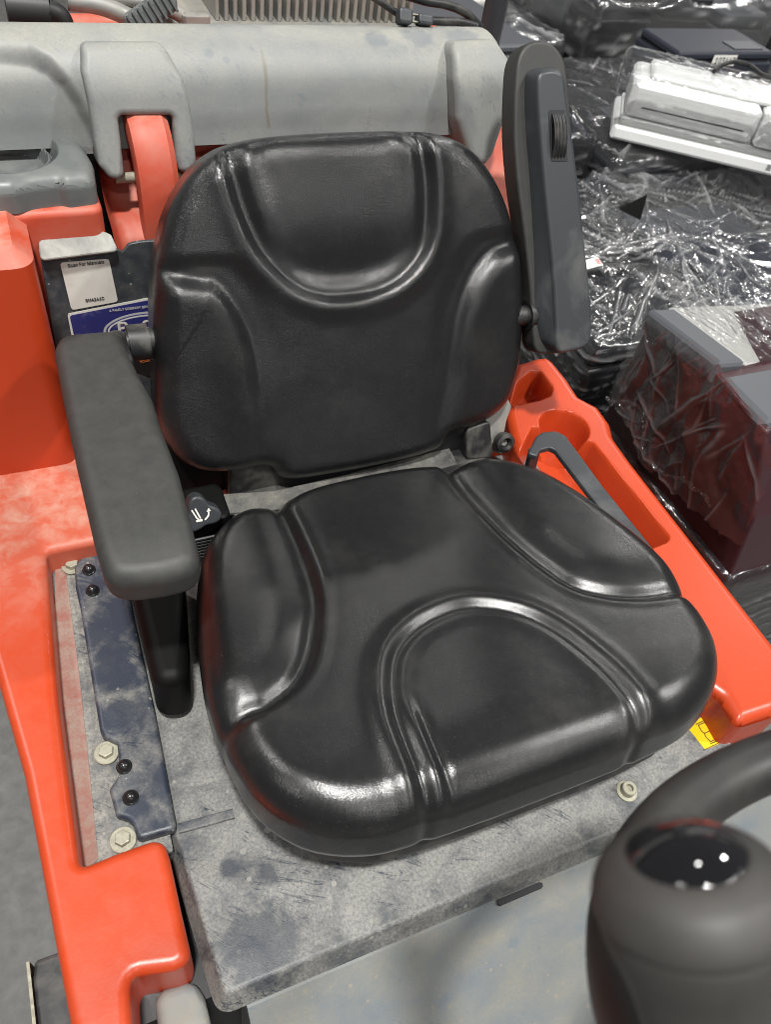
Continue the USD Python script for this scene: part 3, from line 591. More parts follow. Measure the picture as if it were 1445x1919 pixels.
# ---- red body: left rail, shelf and front block
blk = [(-0.0765, 0.2734), (-0.0450, 0.2760), (-0.0119, 0.2764), (-0.0022, 0.2708), (-0.0009, 0.2535), (-0.0011, 0.2123), (-0.0005, 0.1734), (-0.0040, 0.1664), (-0.0162, 0.1649), (-0.0494, 0.1732), (-0.0527, 0.1652), (-0.0559, 0.1380), (-0.0593, 0.0974)]
left_body = [(-0.155, 0.81), (-0.135, 0.55), (-0.1125, 0.375), (-0.1005, 0.16), (-0.094, 0.02)] + blk[::-1] + [(-0.073, 0.45), (-0.062, 0.640), (0.20, 0.640), (0.20, 0.81)]
obj('left_rail', pillow(rnd(left_body, 0.006, step=0.004), 0.45, 0.740, 0.0095, 0.0, n=7), m_red_rail, sweeper, label='red moulded left rail with shelf and front block')
obj('red_tank', pillow(rnd(rect(-0.40, -0.0035, 0.775, 1.0), 0.010, step=0.005), 0.735, 1.038, 0.017, 0.0, n=2, draft=0.002), m_red_tank, sweeper, label='red tank with dusty chamfered top left of the seat', smooth=25)
obj('tank_ledge', pillow(rnd(rect(-0.40, 0.076, 0.861, 1.16), 0.012, step=0.006), 0.735, 1.034, 0.008, 0.0, n=5), m_red_dusty, sweeper)

# rear shell under the lid
xs = np.linspace(0.088, 0.675, 150); prof = cr([(0.86, 0.70), (0.872, 0.90), (0.882, 0.965), (0.905, 0.988), (0.95, 1.0), (0.985, 1.045), (0.995, 1.075), (1.02, 1.085), (1.3, 1.085)], 10)
V = []
for x in xs:
    e = min((x - 0.088), (0.675 - x)); sh = 0.016 * (1 - math.sqrt(max(0, 1 - (1 - min(e / 0.016, 1)) ** 2)))
    q = prof.copy(); q[:, 0] += sh; q[:, 1] -= sh; V.append(np.column_stack([np.full(len(q), x), q]))
obj('rear_shell', gridmesh(np.vstack(V), len(xs), len(prof)), m_red_dusty, sweeper, label='dusty red rear shell under the grey lid')
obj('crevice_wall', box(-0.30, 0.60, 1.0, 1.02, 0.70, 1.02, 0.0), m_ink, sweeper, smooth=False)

# ---- grey lid
hp = cr([(0.944, 1.060), (0.9465, 1.075), (0.950, 1.10), (0.960, 1.132), (0.980, 1.153), (1.008, 1.1625), (1.036, 1.160), (1.06, 1.140), (1.07, 1.10)], 12)
hp = resample(hp, 110, closed=False); tn = np.gradient(hp, axis=0); tn /= np.linalg.norm(tn, axis=1, keepdims=True); hn = np.column_stack([-tn[:, 1], tn[:, 0]])
rec_ = np.array([(-0.6, 0.9), (-0.6, 1.156), (0.008, 1.156), (0.034, 1.153), (0.052, 1.144), (0.066, 1.128), (0.076, 1.108), (0.084, 1.086), (0.091, 1.062), (0.10, 0.9)])
xs = np.concatenate([np.linspace(-0.35, -0.05, 40), np.linspace(-0.045, 0.20, 160), np.linspace(0.205, 0.60, 110), np.linspace(0.6015, 0.622, 22)])
V = []
for x in xs:
    e = 0.622 - x; sh = 0.020 * (1 - math.sqrt(max(0, 1 - (1 - min(e / 0.020, 1)) ** 2)))
    rd_, _ = cKDTree(resample(rec_, 3000)).query(np.column_stack([np.full(110, x), hp[:, 1]])); ri_ = shapely.contains_xy(Polygon(rec_), np.full(110, x), hp[:, 1])
    st = -0.013 * sstep(np.where(ri_, rd_, -rd_) / 0.016 + 0.4) * sstep((72 - np.arange(110)) / 12.0)
    q = hp + hn * (st - sh)[:, None]; V.append(np.column_stack([np.full(110, x), q]))
lid = obj('engine_lid', gridmesh(np.vstack(V), len(xs), 110), m_hood, sweeper, label='long dusty grey engine lid behind the seat')
FR_H = frame((0.13, 0.925, 1.10), (1, 0, 0), (0, 0.28, 0.96))
h_o = rnd([(-0.0432, 0.0648), (-0.0384, 0.0677), (0.0390, 0.0677), (0.0452, 0.0627), (0.0580, 0.0390), (0.0627, 0.0123), (0.0637, -0.0220), (0.0631, -0.0437), (0.0598, -0.0564), (0.0419, -0.0601), (0.0391, -0.0426), (0.0399, -0.0211), (0.0409, 0.0009), (0.0388, 0.0032), (-0.0147, 0.0046), (-0.0186, 0.0015), (-0.0191, -0.0234), (-0.0205, -0.0581), (-0.0289, -0.0622), (-0.0383, -0.0588), (-0.0471, -0.0454), (-0.0469, -0.0180), (-0.0469, 0.0199), (-0.0483, 0.0452)], 0.0025, step=0.0025)
hm = pillow(h_o, -0.05, 0.0, 0.0065, 0.0, n=4, draft=0.0, fr=FR_H, grid=0.006)
q = hm.vertices; lv = (q - FR_H.o) @ FR_H.ey; q += np.array([0, 1, 0]) * (np.clip(lv - 0.02, 0, 1) ** 2 * 9.0)[:, None]
obj('hinge_cover', hm, m_hood, lid)
h2 = rnd([(0.3993, 0.0687), (0.4655, 0.0710), (0.4813, 0.0520), (0.4828, 0.0154), (0.4761, -0.0161), (0.4641, -0.0549), (0.4495, -0.0731), (0.4277, -0.0600), (0.4157, -0.0347), (0.4043, -0.0109), (0.3975, 0.0349)], 0.004, step=0.003)
hm = pillow(h2, -0.05, 0.004, 0.010, 0.0, n=5, fr=FR_H, grid=0.006)
q = hm.vertices; lv = (q - FR_H.o) @ FR_H.ey; q += np.array([0, 1, 0]) * (np.clip(lv - 0.02, 0, 1) ** 2 * 9.0)[:, None]
obj('hinge_cover', hm, m_hood, lid)
ha = ribbon(cr([(0.142, 0.985, 1.085), (0.142, 0.955, 1.088), (0.143, 0.925, 1.078), (0.144, 0.908, 1.050), (0.144, 0.900, 1.01), (0.144, 0.895, 0.96)], 8), (1, 0, 0), 0.047, 0.040, r=0.25)
obj('hinge_arm', ha, m_red_dusty, sweeper)
obj('hinge_pin', tube([(0.10, 0.925, 1.035), (0.20, 0.925, 1.035)], 0.006, n=14), m_zinc, sweeper)

# ---- grey tank cap moulding
FR_T = frame((0, 0.9, 1.028), (1, 0, 0), (0, 1, 0))
c_o = rnd([(-0.20, 1.008), (0.012, 1.006), (0.044, 0.998), (0.064, 0.980), (0.074, 0.950), (0.077, 0.915), (0.073, 0.876), (0.068, 0.870), (0.042, 0.867), (0.034, 0.872), (0.004, 0.868), (-0.010, 0.862), (-0.20, 0.862)], 0.007, step=0.003)
rc = (-0.010, 0.938)
gx = np.arange(-0.16, 0.080, 0.0022); gy = np.arange(0.856, 1.014, 0.0022); X, Y = np.meshgrid(gx, gy, indexing='ij'); dO = -sd_poly(c_o, X, Y)
e = np.clip(dO / 0.016, 0, 1); rr_ = np.hypot(X - rc[0], Y - rc[1])
Z = 1.067 - 0.016 * (1 - np.sqrt(np.maximum(0, 1 - (1 - e) ** 2))) - 0.020 * sstep((0.054 - rr_) / 0.006) + 0.012 * sstep((0.047 - rr_) / 0.003) - 0.015 * sstep((0.042 - rr_) / 0.004) 
capm = gridmesh(np.column_stack([X.ravel(), Y.ravel(), Z.ravel()]), *X.shape); keep = (dO.ravel()[capm.faces] > 0.0002).all(1); capm = trimesh.Trimesh(capm.vertices, capm.faces[keep], process=False); capm.remove_unreferenced_vertices()
oi = ccw(c_o); wl = np.vstack([np.column_stack([oi - normals2(oi) * 0.0022, np.full(len(oi), 1.0583)]), np.column_stack([oi - normals2(oi) * 0.0008, np.full(len(oi), 1.0555)]), np.column_stack([oi, np.full(len(oi), 1.052)]), np.column_stack([oi, np.full(len(oi), 1.0335)])])
capm = cat(capm, trimesh.Trimesh(wl, gridwrap(wl, len(oi)).faces[:, ::-1], process=False))
cap = obj('tank_cap', capm, m_cap, sweeper, smooth=50, label='grey plastic cap housing with round well on the red tank')
obj('cap_hole', lathe([(0.0, 0.0008), (0.0052, 0.0008), (0.0052, -0.001)], fr=frame((0.050, 0.982, 1.0655), (1, 0, 0), (0, 1, 0)), n=20), m_ink, cap)

# ---- sticker plate
FR_P = frame((0.0, 0.852, 0.90), (1, 0, 0), (0, 0.02, 1))
p_o = rnd([(0.0009, 0.0827), (0.0030, 0.0851), (0.0857, 0.0870), (0.0886, 0.0813), (0.0982, 0.0925), (0.1104, 0.0941), (0.2416, 0.0920), (0.2412, -0.2191), (-0.0216, -0.1615), (-0.0035, -0.0267)], 0.002, step=0.004)
plate = obj('sticker_plate', pillow(p_o, -0.004, 0.0, 0.0008, 0.0, n=2, fr=FR_P), m_plate, sweeper, label='dark steel plate with white and blue stickers')
FR_F = frame((0.0, 0.852, 0.995), (1, 0, 0), (0, 0.8, 0.6))
f_o = rnd([(0.0008, -0.0110), (0.0025, 0.0089), (0.0080, 0.0139), (0.0194, 0.0154), (0.0738, 0.0158), (0.0805, 0.0115), (0.0847, -0.0077)], 0.004, step=0.003)
obj('plate_flange', pillow(f_o, -0.004, 0.0, 0.001, 0.0, n=2, fr=FR_F), m_flange, plate)
FR_S = FR_P.at((0, 0, 0.0009))
s_o = [(0.0203, 0.0774), (0.0737, 0.0767), (0.0769, 0.0194), (0.0228, 0.0145)]
obj('manual_sticker', pillow(rnd(s_o, 0.003, step=0.003), -0.0005, 0.0, 0.0, 0.0, fr=FR_S), m_white, plate)
def text_on(s, h, fr, at, rot=0.0, width=None, bold=False):
    t = meshkit.text_mesh(s, h, 0.0003, bold); w = t.vertices[:, 0].max() - t.vertices[:, 0].min()
    if width:
        t.vertices[:, 0] *= width / w; w = width
    t.vertices[:, 0] -= w / 2
    c, s_ = math.cos(rot), math.sin(rot); x, y = t.vertices[:, 0].copy(), t.vertices[:, 1].copy()
    t.vertices[:, 0], t.vertices[:, 1] = at[0] + c * x - s_ * y, at[1] + s_ * x + c * y
    t.vertices = fr(t.vertices); return t
ta = np.array([(0.0277, 0.0706), (0.0677, 0.0719), (0.0399, 0.0233), (0.0614, 0.0243)])
FR_S2 = FR_P.at((0, 0, 0.0011))
obj('sticker_print', cat(text_on('Scan For Manuals', 0.0042, FR_S2, (ta[0] + ta[1]) / 2, math.atan2(*(ta[1] - ta[0])[::-1]), np.linalg.norm(ta[1] - ta[0]), True), text_on('SM4246D', 0.0042, FR_S2, (ta[2] + ta[3]) / 2, math.atan2(*(ta[1] - ta[0])[::-1]), np.linalg.norm(ta[3] - ta[2]), True)), m_ink, plate, smooth=False)
b_o = [(0.0173, 0.0101), (0.2416, 0.0337), (0.2414, -0.0820), (0.0170, -0.0298)]
obj('brand_sticker', pillow(rnd(b_o, 0.001, step=0.004), -0.0005, 0.0, 0.0, 0.0, fr=FR_S), m_white, plate)
bb = [(0.0193, 0.0075), (0.2415, 0.0299), (0.2414, -0.0775), (0.0199, -0.0271)]
obj('brand_sticker_field', pillow(rnd(bb, 0.001, step=0.004), -0.0005, 0.0001, 0.0, 0.0, fr=FR_S2), m_blue, plate)
cc = np.array([(0.0985, -0.0213), (0.0951, 0.0080), (0.0795, -0.0170), (0.1131, -0.0131), (0.0942, -0.0634), (0.1122, -0.0595), (0.1001, -0.0720)])
FR_S3 = FR_P.at((0, 0, 0.0014)); FR_S4 = FR_P.at((0, 0, 0.0017)); FR_S5 = FR_P.at((0, 0, 0.0020))
ang = np.linspace(0, 2 * math.pi, 64, endpoint=False)
ov = lambda a_, b_: np.column_stack([cc[0][0] + 0.004 + a_ * np.cos(ang), cc[0][1] + b_ * np.sin(ang)])
obj('brand_oval', pillow(ov(0.048, 0.0225), -0.0002, 0.0, 0, 0, fr=FR_S3), m_silver, plate)
obj('brand_oval', pillow(ov(0.045, 0.0200), -0.0002, 0.0, 0, 0, fr=FR_S4), m_blue, plate)
obj('brand_oval', pillow(ov(0.043, 0.0185), -0.0002, 0.0, 0, 0, fr=FR_S5), m_white, plate)
FR_S6 = FR_P.at((0, 0, 0.0023)); FR_S7 = FR_P.at((0, 0, 0.0026))
obj('brand_oval', pillow(ov(0.041, 0.0168), -0.0002, 0.0, 0, 0, fr=FR_S6), m_blue, plate)
bl = 0.16
obj('brand_print', cat(text_on('B', 0.017, FR_S7, (cc[2][0] - 0.003, cc[2][1] - 0.009), 0, None, True), text_on('ok', 0.017, FR_S7, (cc[3][0], cc[3][1] - 0.010), 0, None, True), text_on('A FAMILY COMPANY SINCE 1961', 0.0032, FR_S4, (cc[1][0], cc[1][1] - 0.001), 0.0, 0.060)), m_white, plate, smooth=False)
bk = [(0.0725, -0.0383), (0.2415, -0.0301), (0.2412, -0.1774), (0.0742, -0.0805)]
obj('service_sticker', pillow(rnd(bk, 0.001, step=0.004), -0.0002, 0.0, 0, 0, fr=FR_S3), m_ink, plate)
obj('service_print', text_on('CE', 0.011, FR_S4, (cc[4][0] + 0.001, cc[4][1] - 0.005), 0.0, None, True), m_white, plate, smooth=False)
obj('service_print', cat(text_on('S', 0.011, FR_S4, (cc[5][0] + 0.003, cc[5][1] - 0.005), 0.0, None, True), text_on('HOURS', 0.0032, FR_S4, (cc[6][0], cc[6][1] - 0.002), 0.0)), m_orange, plate, smooth=False)

# ---- deck plate, ledge, bracket, fasteners
d_o = rnd([(0.010, 0.129), (0.636, 0.129), (0.636, 0.69), (-0.002, 0.69), (-0.002, 0.30)], 0.004, step=0.006)
deck = obj('deck_plate', pillow(d_o, 0.675, 0.700, 0.004, 0.0, n=4, draft=0.009), m_deck, sweeper, label='dust-covered dark steel deck plate under the seat')
cs = [(0.0124, 0.2911, 0.7015), (0.0666, 0.2880, 0.7015)]
obj('weld_seam', ribbon([cs[0], cs[1]], (0, 1, 0), 0.010, 0.004), m_bracket, deck)
obj('lip_slot', pillow(rnd([(0.292, 0.1228), (0.345, 0.1228), (0.345, 0.1280), (0.292, 0.1280)], 0.001), 0.667, 0.6745, 0.0), m_ink, deck)
obj('side_ledge', pillow(rnd([(-0.088, 0.272), (0.004, 0.272), (0.010, 0.66), (-0.075, 0.66)], 0.002), 0.66, 0.7012, 0.0008), m_ledge, sweeper)
b_o = rnd([(-0.0220, 0.6517), (-0.0039, 0.6517), (0.0195, 0.5910), (0.0171, 0.5442), (0.0160, 0.4175), (0.0114, 0.2881), (-0.0254, 0.2900), (-0.0272, 0.3071), (-0.0311, 0.3133), (-0.0404, 0.3198), (-0.0423, 0.3476), (-0.0298, 0.3610), (-0.0270, 0.3928), (-0.0389, 0.4041), (-0.0408, 0.4122), (-0.0380, 0.5687), (-0.0389, 0.6003), (-0.0360, 0.6304)], 0.0015, step=0.002)
brk = obj('side_bracket', pillow(b_o, 0.7015, 0.712, 0.004, 0.0, n=4), m_bracket, sweeper, label='scuffed blue-black steel bracket left of the seat')
obj('pocket_flange', pillow(rnd([(-0.0558, 0.6540), (-0.0466, 0.6396), (-0.0511, 0.4987), (-0.0579, 0.3733), (-0.0630, 0.2877), (-0.0802, 0.2807), (-0.0761, 0.5067)], 0.001), 0.7005, 0.7022, 0.0), m_flange_pink, sweeper)
def bolt(at, r=0.0135, parent=None):
    f = frame(at, (1, 0.3, 0), (-0.3, 1, 0))
    b = obj('bolt', lathe([(r, 0.0), (r, 0.0018), (r - 0.0007, 0.0024), (0.0, 0.0024)], fr=f, n=32), m_zinc, parent)
    a_ = np.arange(6) * math.pi / 3
    hx = np.column_stack([np.cos(a_), np.sin(a_)]) * r * 0.62
    hd = pillow(resample(hx, 48), 0.0024, 0.0085, 0.0012, 0.0, n=3, fr=f)
    ring_ = lathe([(r * 0.40, 0.0085), (r * 0.40, 0.0088), (0, 0.0088)], fr=f, n=20)
    obj('bolt_head', cat(hd, ring_), m_zinc, b)
for q in [(-0.0381, 0.6389, 0.7030), (-0.0387, 0.3895, 0.7030), (-0.0384, 0.2973, 0.7030)]:
    bolt(q, 0.0125, sweeper)
for q in [(-0.0205, 0.6200, 0.7120), (-0.0210, 0.5886, 0.7120), (-0.0245, 0.3650, 0.7120), (-0.0242, 0.3318, 0.7120)]:
    f = frame(q, (1, 0, 0), (0, 1, 0)); b = obj('rubber_stop', lathe([(0.0078, 0), (0.0078, 0.002), (0.0068, 0.0028)] + [(0.0066 * math.cos(t_), 0.0028 + 0.0066 * math.sin(t_)) for t_ in np.linspace(0, math.pi / 2, 9)], fr=f, n=28), m_stop, sweeper)
q = [(0.4708, 0.1722, 0.7000)][0]
f = frame(q, (1, 0, 0), (0, 1, 0))
b = obj('socket_bolt', lathe([(0.0115, 0), (0.0115, 0.002), (0.008, 0.0025), (0.008, 0.010), (0.0072, 0.011), (0.0042, 0.011), (0.0042, 0.006), (0, 0.006)], fr=f, n=32), m_zinc, deck)
y_o = [(0.5859, 0.2132), (0.6217, 0.2200), (0.6237, 0.1838), (0.5891, 0.1824)]
yl = obj('yellow_sticker', pillow(rnd(y_o, 0.001, step=0.004), 0.6995, 0.7004, 0.0), m_yellow, deck, label='yellow manual sticker with open-book icon')
ys = np.array(y_o); ye = (ys[1] - ys[0]) / np.linalg.norm(ys[1] - ys[0]); FR_Y = frame((*ys.mean(0), 0.7005), (*(ys[2] - ys[1]), 0), (*ye, 0))
bkx = [(-0.011, -0.004), (-0.011, 0.010), (-0.004, 0.0085), (0.0, 0.010), (0.004, 0.0085), (0.011, 0.010), (0.011, -0.004), (0.004, -0.0055), (0.0, -0.004), (-0.004, -0.0055), (-0.011, -0.004)]
ln = [LineString(bkx).buffer(0.0005), LineString([(0, -0.004), (0, 0.010)]).buffer(0.0005), LineString([(-0.013, -0.006), (-0.013, 0.008)]).buffer(0.0005), LineString([(0.013, -0.006), (0.013, 0.008)]).buffer(0.0005), LineString([(0.016, -0.02), (0.016, 0.02)]).buffer(0.0004)]
obj('icon_print', cat(*[trimesh.Trimesh(FR_Y(z_.vertices), z_.faces, process=False) for z_ in [trimesh.creation.extrude_polygon(g_, 0.0002, engine='earcut') for g_ in ln]]), m_ink, yl, smooth=False)

# ---- right console with cup holder and tray (moulded heightfield)
cz = 0.752
con_o = rnd([(0.6682, 0.8198), (0.7107, 0.8272), (0.7305, 0.8256), (0.7361, 0.8102), (0.7365, 0.7659), (0.7321, 0.7219), (0.7503, 0.6932), (0.7477, 0.6551), (0.7351, 0.6269), (0.7317, 0.5724), (0.7274, 0.2519), (0.7230, 0.1940), (0.6638, 0.1792), (0.6173, 0.1810), (0.6077, 0.1855), (0.6114, 0.2176), (0.5986, 0.2418), (0.5758, 0.4437), (0.5731, 0.6474), (0.5942, 0.7125), (0.6343, 0.7789)], 0.006, step=0.003)
cup = [(0.6669, 0.6636)][0]
pk1 = rnd([(0.6089, 0.7264), (0.6478, 0.7735), (0.6836, 0.7921), (0.6959, 0.7893), (0.6956, 0.7493), (0.6828, 0.7341), (0.6591, 0.7282)], 0.006)
tray = rnd([(0.6907, 0.6224), (0.6962, 0.4361), (0.6872, 0.4311), (0.6626, 0.4287), (0.5784, 0.3944), (0.5449, 0.6045), (0.6196, 0.6753)], 0.006)
x0, y0 = con_o.min(0) - 0.002; x1, y1 = con_o.max(0) + 0.002
st = 0.0022; gx = np.arange(x0, x1, st); gy = np.arange(y0, y1, st)
X, Y = np.meshgrid(gx, gy, indexing='ij')
dO = -sd_poly(con_o, X, Y)
dC = 0.036 - np.hypot(X - cup[0], (Y - cup[1]))
dT = -sd_poly(tray, X, Y); d1 = -sd_poly(pk1, X, Y)
def well(d, depth, wall=0.012):
    return depth * sstep(np.clip((d + 0.003) / wall, 0, 1))
Z = cz - np.maximum.reduce([well(dC, 0.062), well(dT, 0.056), well(d1, 0.04)])
e = np.clip(dO / 0.016, 0, 1); Z = Z - 0.016 * (1 - np.sqrt(np.maximum(0, 1 - (1 - e) ** 2))) - np.where(dO < 0, 0.12, 0) * sstep(-dO / 0.003)
con = gridmesh(np.column_stack([X.ravel(), Y.ravel(), Z.ravel()]), *X.shape)
keep = (dO.ravel()[con.faces] > -0.0035).any(1); con = trimesh.Trimesh(con.vertices, con.faces[keep], process=False); con.remove_unreferenced_vertices()
oi = ccw(con_o); wl = np.vstack([np.column_stack([oi, np.full(len(oi), 0.742)]), np.column_stack([oi, np.full(len(oi), 0.35)])]); i_ = np.arange(len(oi)); j_ = (i_ + 1) % len(oi)
wall = trimesh.Trimesh(wl, np.vstack([np.column_stack([i_ + len(oi), j_ + len(oi), j_]), np.column_stack([i_ + len(oi), j_, i_])]), process=False)
obj('side_console', cat(con, wall), m_red, sweeper, smooth=50, label='red side console with cup holder and tray')
hd = cr([(0.5290, 0.5506, 0.7900), (0.5508, 0.5793, 0.7900), (0.5765, 0.6022, 0.7900), (0.6042, 0.6082, 0.7900)] + [(0.545, 0.575, 0.80), (0.560, 0.50, 0.795), (0.572, 0.43, 0.785), (0.585, 0.34, 0.77)], 10)
lv_o = rnd([(0.5577, 0.5986), (0.5720, 0.6120), (0.5854, 0.6174), (0.6046, 0.6148), (0.6138, 0.6037), (0.6141, 0.5842), (0.6132, 0.5037), (0.6181, 0.3837), (0.5921, 0.3912), (0.5868, 0.5030), (0.5848, 0.5811), (0.5801, 0.5876), (0.5642, 0.5864), (0.5536, 0.5766), (0.5436, 0.5854)], 0.003, step=0.002)
lg = [(0.5644, 0.5906, 0.7480)] + [(0.5610, 0.5946, 0.8010)]
obj('lever_handle', cat(pillow(lv_o, 0.794, 0.803, 0.0025, 0.002), ribbon([lg[0], (np.array(lg[0]) + np.array(lg[1])) / 2, lg[1]], (1, 0.35, 0.0), 0.022, 0.007, r=0.3)), m_dark, sweeper, label='dark grey bent lever beside the cushion')

# ---- front of the machine
obj('front_panel', cat(trimesh.Trimesh([(0.036, 0.127, 0.672), (0.70, 0.127, 0.672), (0.70, -0.13, 0.40), (0.036, -0.13, 0.40)], [(0, 2, 1), (0, 3, 2)], process=False),
                       trimesh.Trimesh([(0.036, 0.15, 0.672), (0.70, 0.15, 0.672), (0.70, 0.127, 0.672), (0.036, 0.127, 0.672)], [(0, 2, 1), (0, 3, 2)], process=False),
                       trimesh.Trimesh([(0.036, 0.127, 0.672), (0.036, -0.13, 0.40), (0.036, 0.15, 0.40), (0.036, 0.15, 0.672)], [(0, 1, 2), (0, 2, 3)], process=False)), m_front, sweeper, smooth=False, label='light grey sloped front panel below the deck')
obj('foot_mat', box(-0.06, 0.72, -0.60, -0.125, 0.35, 0.40, 0.004), m_black, sweeper)
obj('inner_frame', box(-0.06, 0.62, 0.15, 0.80, 0.40, 0.655, 0.0), m_ink, sweeper, smooth=False)
g_o = rnd([(-0.0392, 0.1628), (-0.0323, 0.1690), (-0.0112, 0.1681), (-0.0014, 0.1626), (0.0032, 0.1493), (0.0032, 0.1259), (0.0021, 0.0774), (-0.0430, 0.0951)], 0.006, step=0.003)
obj('corner_bumper', pillow(g_o, 0.52, 0.672, 0.010, 0.0, n=6), m_front, sweeper)
sk = [(-0.2045, 0.4613, 0.1000), (-0.1990, 0.5102, 0.1000), (-0.2053, 0.4131, 0.1000)]
obj('brush_skirt', cat(box(-0.175, -0.085, -0.10, 0.30, 0.06, 0.42, 0.004)), m_black, sweeper)
obj('skirt_edge', box(-0.1790, -0.1755, -0.10, 0.30, 0.06, 0.424, 0.0), m_zinc, sweeper, smooth=False)

# ---- steering wheel with spinner knob
wcn = np.array((0.3152, -0.0607, 1.2277)); wt = 0.764; wR = 0.185
FR_W = frame(wcn, (1, 0, 0), (0, math.cos(wt), -math.sin(wt)))
a = np.linspace(0, 2 * math.pi, 160)
wz = np.array([0, math.sin(wt), math.cos(wt)]); we2 = np.array([0, math.cos(wt), -math.sin(wt)])
rim = np.array([wcn + wR * (math.cos(t_) * np.array([1, 0, 0]) + math.sin(t_) * we2) for t_ in a])
rm = tube(rim, 0.0162, n=24, cap=False)
m_wheel = M_dusty('wheel_rubber', (0.020, 0.0195, 0.019), (0.045, 0.042, 0.039), rough=0.42, dustrough=0.55, amount=(0.35, 0.8), scale=20.0, bump=0.1, bscale=700.0)
sw = obj('steering_wheel', rm, m_wheel, sweeper, smooth=True, label='black steering wheel rim with spinner knob')
sp = []
for t_ in (math.radians(270), math.radians(20), math.radians(160)):
    d_ = math.cos(t_) * np.array([1, 0, 0]) + math.sin(t_) * we2
    sp.append(ribbon([wcn + d_ * 0.178, wcn + d_ * 0.12 - wz * 0.02, wcn + d_ * 0.03 - wz * 0.045], np.cross(d_, wz), 0.03, 0.01))
obj('spoke', sp[0], m_knob, sw); obj('spoke', sp[1], m_knob, sw)
obj('hub', lathe([(0.0, -0.035), (0.03, -0.036), (0.04, -0.045), (0.042, -0.08), (0.03, -0.10)], fr=frame(wcn, (1, 0, 0), np.cross(wz, (1, 0, 0))), n=40), m_knob, sw)
kb = wcn + wR * (math.cos(3.031) * np.array([1, 0, 0]) + math.sin(3.031) * we2)
FR_N = frame(kb, (1, 0, 0), np.cross(wz, (1, 0, 0)))
obj('spinner_knob', lathe(resample(cr([(0.020, 0.0), (0.0182, 0.016), (0.0172, 0.032), (0.0176, 0.046), (0.0192, 0.058), (0.0218, 0.069), (0.0248, 0.078), (0.0262, 0.0838), (0.02635, 0.0862), (0.0259, 0.0868), (0.0270, 0.0877), (0.0273, 0.0905), (0.0264, 0.0945), (0.0240, 0.0990), (0.0200, 0.1022), (0.0170, 0.1034), (0.0160, 0.1034)], 8), 110, closed=False), fr=FR_N, n=72), m_knob, sw, smooth=True)
obj('knob_cap', lathe([(0.0162, 0.1028)] + [(0.0162 * t_, 0.1037 + 0.0046 * (1 - t_ * t_)) for t_ in np.linspace(1, 0, 28)], fr=FR_N, n=72), m_gloss, sw, smooth=True, label='glossy black domed cap on the knob')

# ---- behind the lid
obj('canopy_post', tube([(0.665, 1.10, 0.70), (0.665, 1.10, 1.9)], 0.0165, n=24), m_dark, sweeper)
rad = obj('radiator', cat(box(0.24, 0.60, 1.16, 1.30, 0.90, 1.115, 0.004), box(0.235, 0.272, 1.155, 1.17, 0.90, 1.13, 0.002)), m_steel, sweeper, label='grey finned radiator block behind the lid')
for i in range(24):
    obj('fin', rbox(0.285 + i * 0.0125, 0.2905 + i * 0.0125, 1.185, 1.30, 1.115, 1.15, 0.001), m_steel, rad, smooth=False)
for i, (pt, r_) in enumerate([([(0.0948, 1.1600, 1.1437), (0.1351, 1.1600, 1.1385), (0.1726, 1.1600, 1.1234), (0.1915, 1.1600, 1.1100)], 0.011), ([(0.1399, 1.1900, 1.1388), (0.1721, 1.1900, 1.1309), (0.2119, 1.1900, 1.1166), (0.2319, 1.1900, 1.1001)], 0.010), ([(0.1505, 1.1700, 1.1451), (0.1842, 1.1700, 1.1410), (0.2161, 1.1700, 1.1342), (0.2362, 1.1700, 1.1259)], 0.009), ([(0.0707, 1.1500, 1.1360), (0.0793, 1.1500, 1.1327), (0.0860, 1.1500, 1.1246), (0.0866, 1.1500, 1.1127)], 0.012)]):
    obj('hose', tube(cr(pt, 8), r_, n=14), m_steel if i < 3 else m_black, sweeper)
obj('motor_can', tube([(0.0240, 1.1600, 1.1333), (0.0723, 1.1600, 1.1317)], 0.022, n=24), m_black, sweeper)
obj('orange_clip', rbox(-0.03, 0.012, 1.09, 1.12, 1.095, 1.12, 0.004), m_orange, sweeper, smooth=False)
FR_PL = frame([(0.1898, 1.1300, 1.1417)][0], (0.85, 0, 0.52), (-0.5, 0.2, 0.84))
pl = obj('grey_connector', box(-0.036, 0.036, -0.013, 0.013, -0.014, 0.014, 0.005, fr=FR_PL), m_cap, sweeper)
for i in range(8):
    obj('connector_rib', rbox(-0.028 + i * 0.008, -0.0245 + i * 0.008, -0.014, 0.014, 0.012, 0.017, 0.0008, fr=FR_PL), m_cap, pl, smooth=False)
obj('battery_box', box(0.175, 0.215, 1.14, 1.25, 0.95, 1.125, 0.004), m_black, sweeper)

# ================================================================ power cord lying on the lid
pc = thing('power_cord', 'black power cord with three-pin plug lying on top of the grey lid', 'power cord')
obj('cable', cat(tube(cr([(0.4429, 1.0400, 1.1940), (0.4622, 1.0400, 1.1850), (0.4806, 1.0400, 1.1757), (0.4953, 1.0400, 1.1686)], 8), 0.0042, n=12), tube(cr([(0.4989, 1.0500, 1.1909), (0.5305, 1.0500, 1.1843), (0.5584, 1.0500, 1.1811), (0.5882, 1.0500, 1.1728), (0.6171, 1.0500, 1.1551)], 8), 0.0055, n=12), tube(cr([(0.5297, 1.0400, 1.1653), (0.5532, 1.0400, 1.1649), (0.5772, 1.0400, 1.1645), (0.6051, 1.0400, 1.1596)], 8), 0.0052, n=12)), m_black, pc)
FR_G = frame([(0.4973, 1.0300, 1.1719)][0], (0.9, 0, -0.1), (0.1, 0.5, 0.8))
obj('plug_body', cat(box(-0.016, 0.004, -0.009, 0.009, -0.008, 0.008, 0.003, fr=FR_G), box(0.012, 0.034, -0.007, 0.006, -0.008, 0.008, 0.003, fr=FR_G)), m_dark, pc)
